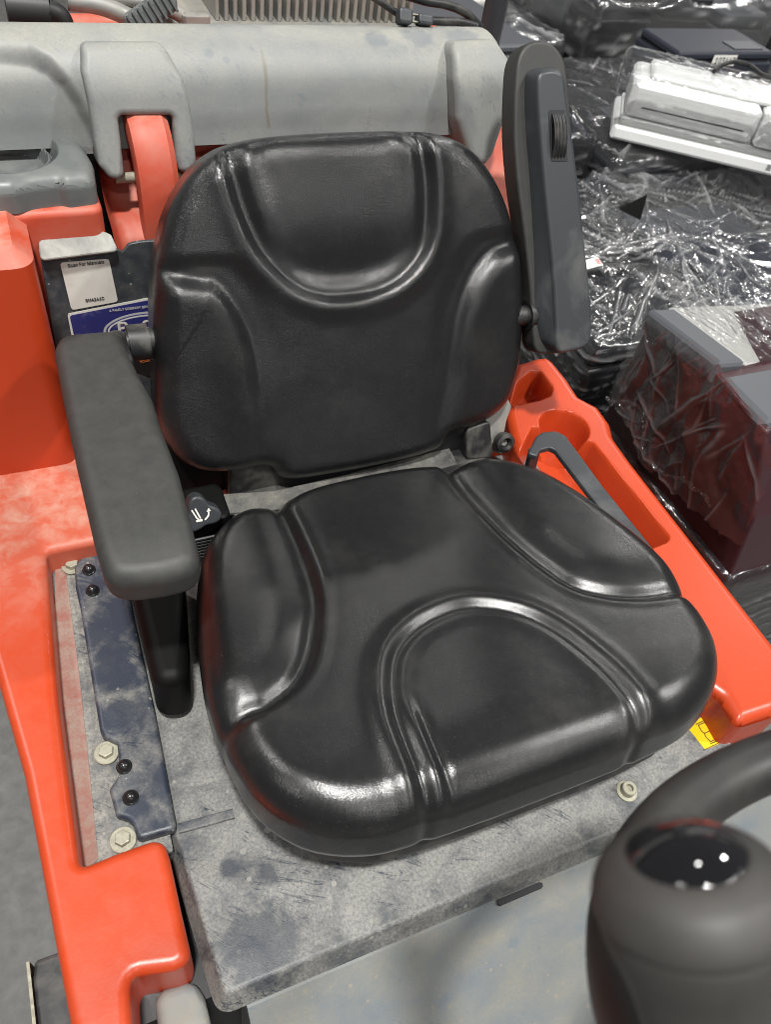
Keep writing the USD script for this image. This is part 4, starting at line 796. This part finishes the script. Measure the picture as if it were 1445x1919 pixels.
for dx in (-0.004, 0.004):
    obj('prong', rbox(0.004, 0.016, dx - 0.0008, dx + 0.0008, -0.003, 0.003, 0.0003, fr=FR_G), m_zinc, pc, smooth=False)

# ================================================================ wrapped electronics behind the sweeper
def M_film(name, op=0.06, white=0.35, haze=0.02, fine=45.0, bump=0.5, rough=0.11):
    """clear stretch film: transparent and glossy, with white glints painted along its folds (primvar fold)"""
    n = {'g': ('geometry', {}), 'lw': ('layer_weight', {'blend': 0.27}), 'pn': ('noise_texture', {'scale': fine, 'detail': 3.0, 'roughness': 0.55, 'distortion': 1.0}),
         'b': ('bump', {'strength': bump, 'distance': 0.006}), 'f1': ('math', {'math_type': 'multiply_add', 'value2': 0.9, 'value3': op}), 'at': ('attribute', {'attribute': 'fold'}),
         't': ('transparent_bsdf', {'color': (0.96, 0.96, 0.965)}), 'gl': ('glossy_bsdf', {'color': (1, 1, 1), 'roughness': rough}), 'df': ('diffuse_bsdf', {'color': (0.85, 0.86, 0.88)}), 'g2': ('glossy_bsdf', {'color': (1, 1, 1), 'roughness': 0.25}),
         'mc': ('mix_closure', {'fac': 0.6}), 'm1': ('mix_closure', {}), 'm2': ('mix_closure', {}), 'wm': ('math', {'math_type': 'multiply_add', 'value2': white, 'value3': haze, 'use_clamp': True})}  # white mixed in by fold strength stands in for glints
    k = [('g.position', 'pn.vector'), ('pn.fac', 'b.height'), ('lw.fresnel', 'f1.value1'), ('f1.value', 'm1.fac'), ('t.BSDF', 'm1.closure1'), ('gl.BSDF', 'm1.closure2'), ('df.BSDF', 'mc.closure1'), ('g2.BSDF', 'mc.closure2'),
         ('b.normal', 'gl.normal'), ('b.normal', 'lw.normal'), ('at.fac', 'wm.value1'), ('wm.value', 'm2.fac'), ('m1.closure', 'm2.closure1'), ('mc.closure', 'm2.closure2')]
    return usdkit.material(stage, L + name, n, k, surface='m2.closure')
m_film = M_film('stretch_film', white=0.42)
m_film_top = M_film('stretch_film_top', white=0.55, haze=0.012, op=0.08)
m_film_far = M_film('stretch_film_far', white=0.95, haze=0.07, op=0.09, fine=25.0)
m_film_clear = M_film('stretch_film_clear', white=0.34, haze=0.0, bump=0.35)
m_film_torn = M_film('stretch_film_torn', white=0.20, haze=0.035, bump=0.5, rough=0.14, op=0.08)
def folds(s_, l_, n, seed, length=(0.1, 0.5), width=(0.002, 0.006), ang=(0.0, 3.14), anchors=None, wob=0.01):
    """ridges of gathered film in surface coordinates: n straight-ish folds, each a narrow tent tapering to its ends"""
    r_ = np.random.default_rng(seed); P_ = np.column_stack([s_, l_]); h = np.zeros(len(s_))
    lo, hi = P_.min(0), P_.max(0)
    wq = np.column_stack([s_ * 6, l_ * 6, np.zeros(len(s_)) + seed]); P_ = P_ + wob * (np.stack([meshkit.fbm(wq, 3, seed + 1), meshkit.fbm(wq, 3, seed + 2)], 1) - 0.5) * 2
    for q in range(n):
        L_ = r_.uniform(*length) * r_.uniform(0.5, 1.0); a_ = r_.uniform(*ang); w_ = r_.uniform(*width)
        if anchors is not None and r_.random() < 0.6:
            p = np.array(anchors[r_.integers(len(anchors))], float) + r_.normal(0, 0.02, 2); a_ = r_.uniform(0, 6.283)
        else:
            p = r_.uniform(lo, hi)
        d_ = np.array([math.cos(a_), math.sin(a_)]); e = P_ - p; t_ = e @ d_ / L_; near = np.where((t_ > 0) & (t_ < 1))[0]
        if not len(near):
            continue
        dd = np.abs(e[near, 0] * d_[1] - e[near, 1] * d_[0]); tt = t_[near]
        h[near] = np.maximum(h[near], np.clip(1 - dd / (w_ * (1.3 - tt)), 0, 1) * np.minimum(1, 6 * tt) * (1 - tt) ** 0.4 * r_.uniform(0.4, 1.0))
    return h
def film_obj(name, mh, fold, mat_, label, group=None):
    p = usdkit.mesh(stage, path_of(name, None), mh, mat_, smooth=True)
    UsdGeom.PrimvarsAPI(p).CreatePrimvar('fold', Sdf.ValueTypeNames.FloatArray, 'vertex').Set([float(round(x, 3)) for x in fold])
    return tag(p.GetPrim(), label, 'plastic film', group)

m_dev = [M_plain('device_black', (0.014, 0.015, 0.018), 0.4), M_plain('device_navy', (0.022, 0.025, 0.038), 0.42), M_plain('device_grey', (0.075, 0.08, 0.09), 0.45), M_plain('device_white', (0.80, 0.81, 0.80), 0.4), M_plain('device_beige', (0.42, 0.42, 0.40), 0.45)]
m_maroon = M_plain('maroon_plastic', (0.040, 0.014, 0.018), 0.35)
m_paper = M_plain('paper', (0.75, 0.74, 0.70), 0.7)
rg = random.Random(7)

def device(name, label, category, group, x0, x1, y0, y1, z0, z1, rz, mt, style=0):
    c = ((x0 + x1) / 2, (y0 + y1) / 2, z0); t = thing(name, label, category, group, c, rz)
    w, d, h = (x1 - x0) / 2, (y1 - y0) / 2, z1 - z0; s = 0.62 if style != 2 else 0.8
    obj('housing', rbox(-w, w, -d, d, 0, h * s, 0.006), mt, t, smooth=False)
    obj('lid', rbox(-w + 0.006, w - 0.004, -d + 0.005, d - 0.006, h * s + 0.004, h, min(0.010, h * 0.1)), mt, t, smooth=False)
    obj('seam', rbox(-w + 0.008, w - 0.008, -d + 0.008, d - 0.008, h * s, h * s + 0.004, 0.0005), m_ink, t, smooth=False)
    if style in (0, 2):
        obj('paper_slot', rbox(-w * 0.7, w * 0.7, -d - 0.001, -d + 0.01, h * 0.18, h * 0.30, 0.0005), m_ink, t, smooth=False)
        obj('paper_slot', rbox(-w - 0.001, -w + 0.01, -d * 0.6, d * 0.2, h * 0.18, h * 0.30, 0.0005), m_ink, t, smooth=False)
    if style in (1, 2):
        obj('control_panel', rbox(w * 0.2, w * 0.8, -d * 0.8, -d * 0.2, h - 0.001, h + 0.004, 0.001), m_dev[2], t, smooth=False)
    if style == 3:
        obj('price_label', rbox(-w - 0.0015, -w + 0.002, -0.03, 0.03, h * 0.25, h * 0.45, 0.0003), m_paper, t, smooth=False)
    return t

def wrap_surface(x0, x1, y0, y1, z0, z1, seed, amp=0.010, res=0.007, rc=0.03, top=True, nside=140, ntop=120, width=(0.002, 0.006), tent=0.0, anchors=None):
    """closed skin of film round a load: taut walls with tension folds and a gathered top; returns the mesh and the fold strength"""
    o = rnd(rect(x0, x1, y0, y1), rc, step=res); n = len(o); nn = normals2(o); c = o.mean(0)
    sp = np.r_[0, np.cumsum(np.linalg.norm(np.diff(o, axis=0), axis=1))]
    zs = np.linspace(z0, z1 - 0.02, max(2, int((z1 - z0) / res))); prof = [(0.0, z) for z in zs] + [(0.003, z1 - 0.011), (0.009, z1 - 0.004), (0.02, z1)]
    rows, N3, S_, L_, T_ = [], [], [], [], []
    for i, z in prof:
        u_ = 1.0 if z >= z1 - 0.001 else (0.5 if i > 0 else 0.0)
        rows.append(np.column_stack([o - nn * i, np.full(n, z)])); N3.append(np.column_stack([nn * (1 - u_ * 0.6), np.full(n, u_)])); S_.append(sp); L_.append(np.full(n, z)); T_.append(np.full(n, u_))
    if top:
        b = o - nn * 0.02
        for t_ in np.linspace(0, 1, int(min(x1 - x0, y1 - y0) / 2 / res))[1:]:
            rows.append(np.column_stack([b + (c - b) * t_ * 0.995, np.full(n, z1)])); N3.append(np.tile((0, 0, 1.0), (n, 1))); S_.append(sp); L_.append(np.full(n, z1)); T_.append(np.ones(n))
    V = np.vstack(rows); NN = np.vstack(N3); S_, L_, T_ = map(np.concatenate, (S_, L_, T_))
    side = T_ < 0.75
    h = np.zeros(len(V))
    h[side] = folds(S_[side], L_[side], nside, seed, length=(0.15, 0.9), width=width, ang=(-0.35, 0.30), wob=0.004)
    if top:
        t2 = ~side; h[t2] = folds(V[t2, 0], V[t2, 1], ntop, seed + 9, length=(0.06, 0.45), width=width, anchors=anchors or [(x0, y0), (x1, y0), (x0, y1), (x1, y1), (c[0], y0)])
    q = V * 5.0 + seed; big = meshkit.fbm(q, 3, seed)
    V = V + NN * (amp * h + 0.8 * amp * (big - 0.35) + tent * T_ * np.maximum(0, meshkit.fbm(V * 6.5 + seed, 2, seed + 4) - 0.5) * 2)[:, None]
    return gridwrap(V, n), h

def pile(x0, x1, y0, y1, ztop, nx, ny, group, label, seed, h=0.10, mats=(0, 0, 1), styles=(0, 1, 3), jit=0.02, skip_below=0.0):
    r_ = random.Random(seed); dx, dy = (x1 - x0) / nx, (y1 - y0) / ny
    for i in range(nx):
        for j in range(ny):
            z = 0.0; top = ztop - r_.uniform(0, 0.06)
            hh = h * r_.uniform(0.85, 1.25); nz = max(1, int(round(top / hh))); hh = top / nz
            for q in range(nz):
                if i > 0 and j > 0 and q < nz - 2 and nx > 1:
                    pass
                a = 0.012
                device('boxed_device', label, 'device', group, x0 + i * dx + a + r_.uniform(0, jit), x0 + (i + 1) * dx - a - r_.uniform(0, jit), y0 + j * dy + a + r_.uniform(0, jit), y0 + (j + 1) * dy - a - r_.uniform(0, jit),
                       z, z + hh - 0.002, r_.uniform(-0.03, 0.03), m_dev[r_.choice(mats)], r_.choice(styles))
                z += hh

# near load: dark maroon machine under film beside the console
FR_M = frame((0.93, 0.6, 0.6), (0, -1, 0), (0, 0, 1))
mo = rnd([(-0.240, 0.0), (-0.238, 0.175), (-0.068, 0.205), (0.060, 0.196), (0.125, 0.070), (0.150, -0.045), (0.150, -0.12), (-0.240, -0.12)], 0.006)
mm = thing('wrapped_machine', 'maroon and grey office machine in torn clear film beside the red console', 'office machine')
obj('housing', pillow(mo, -0.36, 0.0, 0.006, 0.004, fr=FR_M), m_maroon, mm)
FR_MT = frame((0.955, 0.75, 0.80), (1, 0, -0.10), (0, 1, -0.12))
obj('top_frame', rbox(-0.030, 0.030, -0.085, 0.095, -0.03, 0.010, 0.008, fr=FR_MT), m_dev[2], mm, smooth=False)
obj('front_cover', rbox(0.93, 1.29, 0.545, 0.662, 0.780, 0.806, 0.012), m_dev[2], mm, smooth=False)
obj('paper_tray', rbox(0.034, 0.33, -0.080, 0.11, -0.03, 0.002, 0.003, fr=FR_MT), m_dev[4], mm, smooth=False)
gx_, gy_ = np.meshgrid(np.linspace(0.034, 0.33, 90), np.linspace(-0.085, 0.115, 60), indexing='ij')
ft = folds(gx_.ravel(), gy_.ravel(), 40, 17, length=(0.10, 0.25), width=(0.004, 0.008), ang=(1.1, 1.8), wob=0.004)
tf = gridmesh(FR_MT(np.column_stack([gx_.ravel(), gy_.ravel(), 0.007 + 0.010 * ft])), 90, 60)
film_obj('tray_film', tf, ft, m_film_clear, 'pleated clear film over the pale tray of the maroon machine')
device('boxed_device', 'black device carrying the maroon machine beside the console', 'device', None, 0.935, 1.29, 0.46, 0.83, 0.24, 0.478, 0.0, m_dev[0], 2)
device('boxed_device', 'lowest black device below the maroon machine', 'device', None, 0.93, 1.29, 0.45, 0.84, 0.0, 0.238, 0.0, m_dev[0], 2)
film_obj('stretch_wrap', *wrap_surface(0.915, 1.305, 0.438, 0.858, 0.02, 0.56, 3, amp=0.007, res=0.006, top=False, nside=110), m_film, 'taut clear film round the dark base of the maroon machine')
# torn sheet clinging to the maroon side
pg = Polygon([(-0.2287, 0.0218), (-0.2397, 0.1367), (-0.2289, 0.1930), (-0.0700, 0.2296), (0.0370, 0.2160), (0.1029, 0.1914), (0.1343, 0.0785), (0.1344, 0.0267), (0.0538, 0.0145), (-0.0510, -0.0092), (-0.1146, -0.0180), (-0.1503, 0.0150), (-0.1895, 0.0166)]).buffer(0.004)
gx_, gy_ = np.meshgrid(np.linspace(-0.27, 0.18, 200), np.linspace(-0.13, 0.24, 165), indexing='ij')
q3 = np.column_stack([gx_.ravel() * 16, gy_.ravel() * 11, gx_.ravel() * 0 + 2]); w1 = meshkit.fbm(q3, 4, 12)
f3 = folds(gx_.ravel(), gy_.ravel(), 70, 41, length=(0.06, 0.26), width=(0.0012, 0.0055), ang=(0.9, 2.3), anchors=[(-0.20, 0.02), (-0.17, 0.10), (0.02, 0.16), (-0.22, -0.02)], wob=0.02)
jag = 0.010 * (meshkit.fbm(q3 * 4, 3, 77) - 0.5) * 2
w2 = 1 - np.abs(2 * meshkit.fbm(q3 * np.array([0.9, 0.7, 1]) + 5, 2, 61) - 1)
hz_ = 0.004 + 0.006 * f3 + 0.016 * w1 + 0.008 * np.maximum(0, w2 - 0.6) / 0.4
gm = gridmesh(FR_M(np.column_stack([gx_.ravel(), gy_.ravel(), hz_])), 200, 165)
cen = np.column_stack([gx_.ravel() + jag, gy_.ravel() + jag[::-1]])[gm.faces].mean(1)
kf = gm.faces[shapely.contains_xy(pg, cen[:, 0], cen[:, 1])]; ku, kf = np.unique(kf, return_inverse=True); gm = trimesh.Trimesh(gm.vertices[ku], kf.reshape(-1, 3), process=False)
film_obj('torn_wrap', gm, f3[ku], m_film_torn, 'crumpled torn sheet of clear film clinging to the maroon side')
tr = [(0.9170, 0.8423, 0.6052), (0.9170, 0.8189, 0.6146), (0.9170, 0.7958, 0.6394), (0.9170, 0.7631, 0.6523), (0.9170, 0.7335, 0.6331), (0.9170, 0.7195, 0.6071), (0.9170, 0.6900, 0.5930), (0.9170, 0.6419, 0.6035), (0.9170, 0.5980, 0.6288), (0.9170, 0.5613, 0.6348), (0.9170, 0.5412, 0.6305)]
rp = resample(cr(tr, 12), 260, closed=False); rng_ = np.random.default_rng(4)
rp = rp + 0.006 * (np.stack([meshkit.fbm(np.column_stack([np.arange(260) * 0.16, np.zeros(260), np.zeros(260) + c_]), 3, c_) for c_ in (1, 2, 3)], 1) - 0.5) * 2
tag(obj('film_edge', tube(rp, 0.0022 + 0.0018 * meshkit.fbm(np.column_stack([np.arange(260) * 0.4, np.zeros(260), np.zeros(260)]), 2, 8), n=7), m_film_top, smooth=True), 'twisted torn edge of film hanging off the maroon machine', 'plastic film')
tag(obj('film_strap', ribbon(cr([(0.908, 0.80, 0.50), (0.906, 0.66, 0.49), (0.904, 0.54, 0.48), (0.905, 0.452, 0.478)], 10), (0, 0, 1), 0.014, 0.0012), m_film_top), 'bright tight strip of film along the foot of the maroon machine', 'plastic film')

# middle load behind the raised armrest
pile(0.99, 1.85, 0.98, 1.60, 0.60, 2, 2, 'black devices of the wrapped load behind the raised armrest', 'black flat device in the film-wrapped load behind the raised armrest', 11, h=0.10, mats=(0, 0, 1), styles=(0, 1, 3))
film_obj('stretch_wrap', *wrap_surface(0.972, 1.87, 0.962, 1.62, 0.02, 0.622, 5, amp=0.012, res=0.0055, nside=260, ntop=240, tent=0.05, anchors=[(1.30, 1.0), (1.34, 1.05), (1.25, 1.28), (0.98, 0.98), (1.7, 1.2), (1.05, 1.5), (1.5, 1.55)]), m_film_top, 'crumpled glittering film over the black load behind the raised armrest')
tag(obj('dark_flap', trimesh.convex.convex_hull(np.array([(1.2429, 1.3386, 0.6900), (1.2679, 1.2873, 0.6900)] + [(1.2843, 1.3131, 0.7350)] + [(a_[0] + 0.012, a_[1] + 0.012, a_[2] - 0.004) for a_ in [(1.2429, 1.3386, 0.6900), (1.2679, 1.2873, 0.6900)] + [(1.2843, 1.3131, 0.7350)]])), m_deep_black, smooth=False), 'black pointed corner poking up out of the glittering film', 'device')
lb = thing('number_label', 'small white label with a red figure right of the raised armrest', 'label')
FR_8 = frame([(1.0986, 1.2081, 0.6450)][0], (0.9, 0.15, 0), (-0.1, 1, 0.25))
obj('label_sheet', rbox(-0.03, 0.03, -0.012, 0.012, 0.0, 0.001, 0.0003, fr=FR_8), m_paper, lb, smooth=False)
obj('label_print', text_on('8', 0.015, FR_8.at((0, 0, 0.0012)), (0.022, -0.0075), 0.0, None, True), M_plain('print_red', (0.6, 0.02, 0.02), 0.5), lb, smooth=False)
# white printer in two tiers
film_obj('stretch_wrap', *wrap_surface(1.435, 2.365, 1.625, 2.315, 0.02, 0.658, 15, amp=0.010, res=0.007, nside=200, ntop=80), m_film, 'streaky film round the load under the white printer')
pile(1.45, 2.35, 1.64, 2.30, 0.645, 2, 2, 'black devices under the white printer', 'black device in the wrapped load under the white printer', 12, h=0.13, mats=(0, 0, 0, 1))
wp = thing('white_printer', 'large white two-tier printer under clear film on the right', 'printer', None, (1.475, 1.725, 0.668), -0.62)
UsdGeom.Xformable(wp).AddScaleOp().Set(Gf.Vec3f(1.0, 0.75, 0.70))
obj('base_unit', cat(rbox(0, 0.60, 0, 0.30, 0.0, 0.055, 0.012), rbox(0.015, 0.585, 0.015, 0.285, 0.053, 0.075, 0.006)), m_dev[3], wp, smooth=False)
obj('upper_unit', cat(rbox(0.02, 0.36, 0.035, 0.28, 0.077, 0.200, 0.016), rbox(0.364, 0.60, 0.02, 0.28, 0.077, 0.205, 0.014)), m_dev[3], wp, smooth=False)
obj('top_cover', rbox(0.06, 0.58, 0.09, 0.26, 0.198, 0.222, 0.010), m_dev[3], wp, smooth=False)
obj('front_slot', rbox(0.06, 0.33, 0.0335, 0.05, 0.118, 0.123, 0.0005), m_ink, wp, smooth=False)
obj('side_door', rbox(0.375, 0.58, 0.016, 0.04, 0.085, 0.18, 0.003), m_dev[3], wp, smooth=False)
for i in range(4):
    obj('vent', rbox(0.42, 0.432, -0.001, 0.004, 0.020 + i * 0.006, 0.023 + i * 0.006, 0.0003), m_ink, wp, smooth=False)
wf, hf = wrap_surface(-0.012, 0.612, -0.002, 0.302, 0.078, 0.240, 8, amp=0.008, res=0.006, nside=40, ntop=70, rc=0.02)
c_, s_ = math.cos(-0.62), math.sin(-0.62); wv = wf.vertices.copy()
wv = wv * np.array([1.0, 0.75, 0.70])
wf.vertices = np.column_stack([1.475 + c_ * wv[:, 0] - s_ * wv[:, 1], 1.725 + s_ * wv[:, 0] + c_ * wv[:, 1], wv[:, 2] + 0.668])
film_obj('stretch_wrap', wf, hf, m_film_clear, 'clear crinkled film over the white printer')
tag(obj('black_cable', tube(cr([(1.7182, 1.6960, 0.8450), (1.7735, 1.7334, 0.8450), (1.8415, 1.7574, 0.8450), (1.8712, 1.7315, 0.8450), (1.8641, 1.6678, 0.8450), (1.8956, 1.6391, 0.8450)], 8), 0.006, n=10), m_black), 'thin black cable looped on top of the white printer', 'cable')

# labelled black machine behind the printer
device('numbered_machine', 'long black machine with numbered white label behind the white printer', 'device', None, 1.955, 2.36, 2.10, 2.32, 0.665, 0.745, 0.0, m_dev[1], 1)
FR_NL = frame((2.15, 2.0985, 0.722), (1, 0, 0), (0, 0, 1))
nl = thing('number_label', 'small white label numbered 103447 on the black machine behind the printer', 'label')
obj('label_sheet', rbox(-0.048, 0.048, -0.016, 0.016, -0.0005, 0.0006, 0.0002, fr=FR_NL), m_paper, nl, smooth=False)
obj('label_print', text_on('103447', 0.018, FR_NL.at((0, 0, 0.0008)), (0.0, -0.009), 0.0, 0.082, True), m_ink, nl, smooth=False)

# left column behind the lid and the post
pile(1.02, 1.42, 1.72, 2.55, 0.66, 1, 2, 'black devices of the load behind the canopy post', 'black device in the wrapped load behind the canopy post', 13, h=0.09)
film_obj('stretch_wrap', *wrap_surface(1.0, 1.435, 1.70, 2.57, 0.02, 0.69, 9, amp=0.012, res=0.008, nside=260, ntop=90, tent=0.03), m_film, 'streaky film round the dark load behind the canopy post')
device('boxed_device', 'grey flat device with white label just right of the canopy post', 'device', None, 1.06, 1.40, 2.05, 2.45, 0.71, 0.78, 0.06, m_dev[2], 3)

# far loads
kk = 20
for j, yy in enumerate((2.62, 3.55, 4.5, 5.6)):
    for i, xx in enumerate((1.05, 2.0, 2.95, 3.9, 4.9)):
        kk += 1; r_ = random.Random(kk); zt = 0.60 + r_.uniform(-0.06, 0.12)
        if j == 0 and i == 4 or j >= 2 and i == 0 and False:
            continue
        x_, y_ = xx + r_.uniform(-0.05, 0.05), yy + r_.uniform(-0.06, 0.06)
        base = obj('load_base', rbox(x_ + 0.01, x_ + 0.84, y_ + 0.01, y_ + 0.80, 0.0, zt - 0.152, 0.01), m_dev[1], smooth=False)
        tag(base, 'dark lower block of a film-wrapped load in the far rows', 'wrapped load', 'lower blocks of the far loads')
        for a in range(3):
            for b in range(3):
                z = zt - 0.15; mi_ = r_.choice((0, 0, 1, 2, 2, 4, 3, 0)); cn_ = ('black', 'dark blue', 'grey', 'white', 'beige')[mi_]
                device('boxed_device', cn_ + ' office device in the far rows of film-wrapped loads', 'device', cn_ + ' devices of the far wrapped loads', x_ + 0.015 + a * 0.278 + r_.uniform(0, 0.03), x_ + 0.278 + a * 0.278 - r_.uniform(0, 0.05), y_ + 0.015 + b * 0.262, y_ + 0.262 + b * 0.262 - r_.uniform(0, 0.05),
                       z, z + r_.uniform(0.07, 0.20), r_.uniform(-0.10, 0.10), m_dev[mi_], r_.choice((0, 1, 3)))
        film_obj('stretch_wrap', *wrap_surface(x_ - 0.005, x_ + 0.86, y_ - 0.005, y_ + 0.82, 0.02, zt + 0.02, kk, amp=0.018, res=0.016, nside=60, ntop=80, width=(0.004, 0.010), tent=0.05), m_film_far, 'crinkled film over one load in the far rows', 'films over the far loads')
        if r_.random() < 0.45:
            sh = wrap_surface(x_ + 0.2, x_ + 0.6, y_ + 0.15, y_ + 0.55, zt + 0.085, zt + 0.10, kk + 50, amp=0.03, res=0.02, nside=10, ntop=25, width=(0.02, 0.05), tent=0.12)[0]
            tag(obj('paper_sheet', sh, m_paper, smooth=True), 'crumpled white packing sheet on a far load', 'packing sheet', 'white packing sheets on the far loads')
tag(obj('pink_bag', wrap_surface(3.35, 3.75, 2.95, 3.3, 0.70, 0.85, 91, amp=0.04, res=0.02, nside=20, ntop=30, width=(0.01, 0.03), tent=0.15)[0], M_plain('pink_film', (0.55, 0.06, 0.13), 0.2), smooth=True), 'crumpled pink plastic bag on a far load at the top right', 'plastic bag')
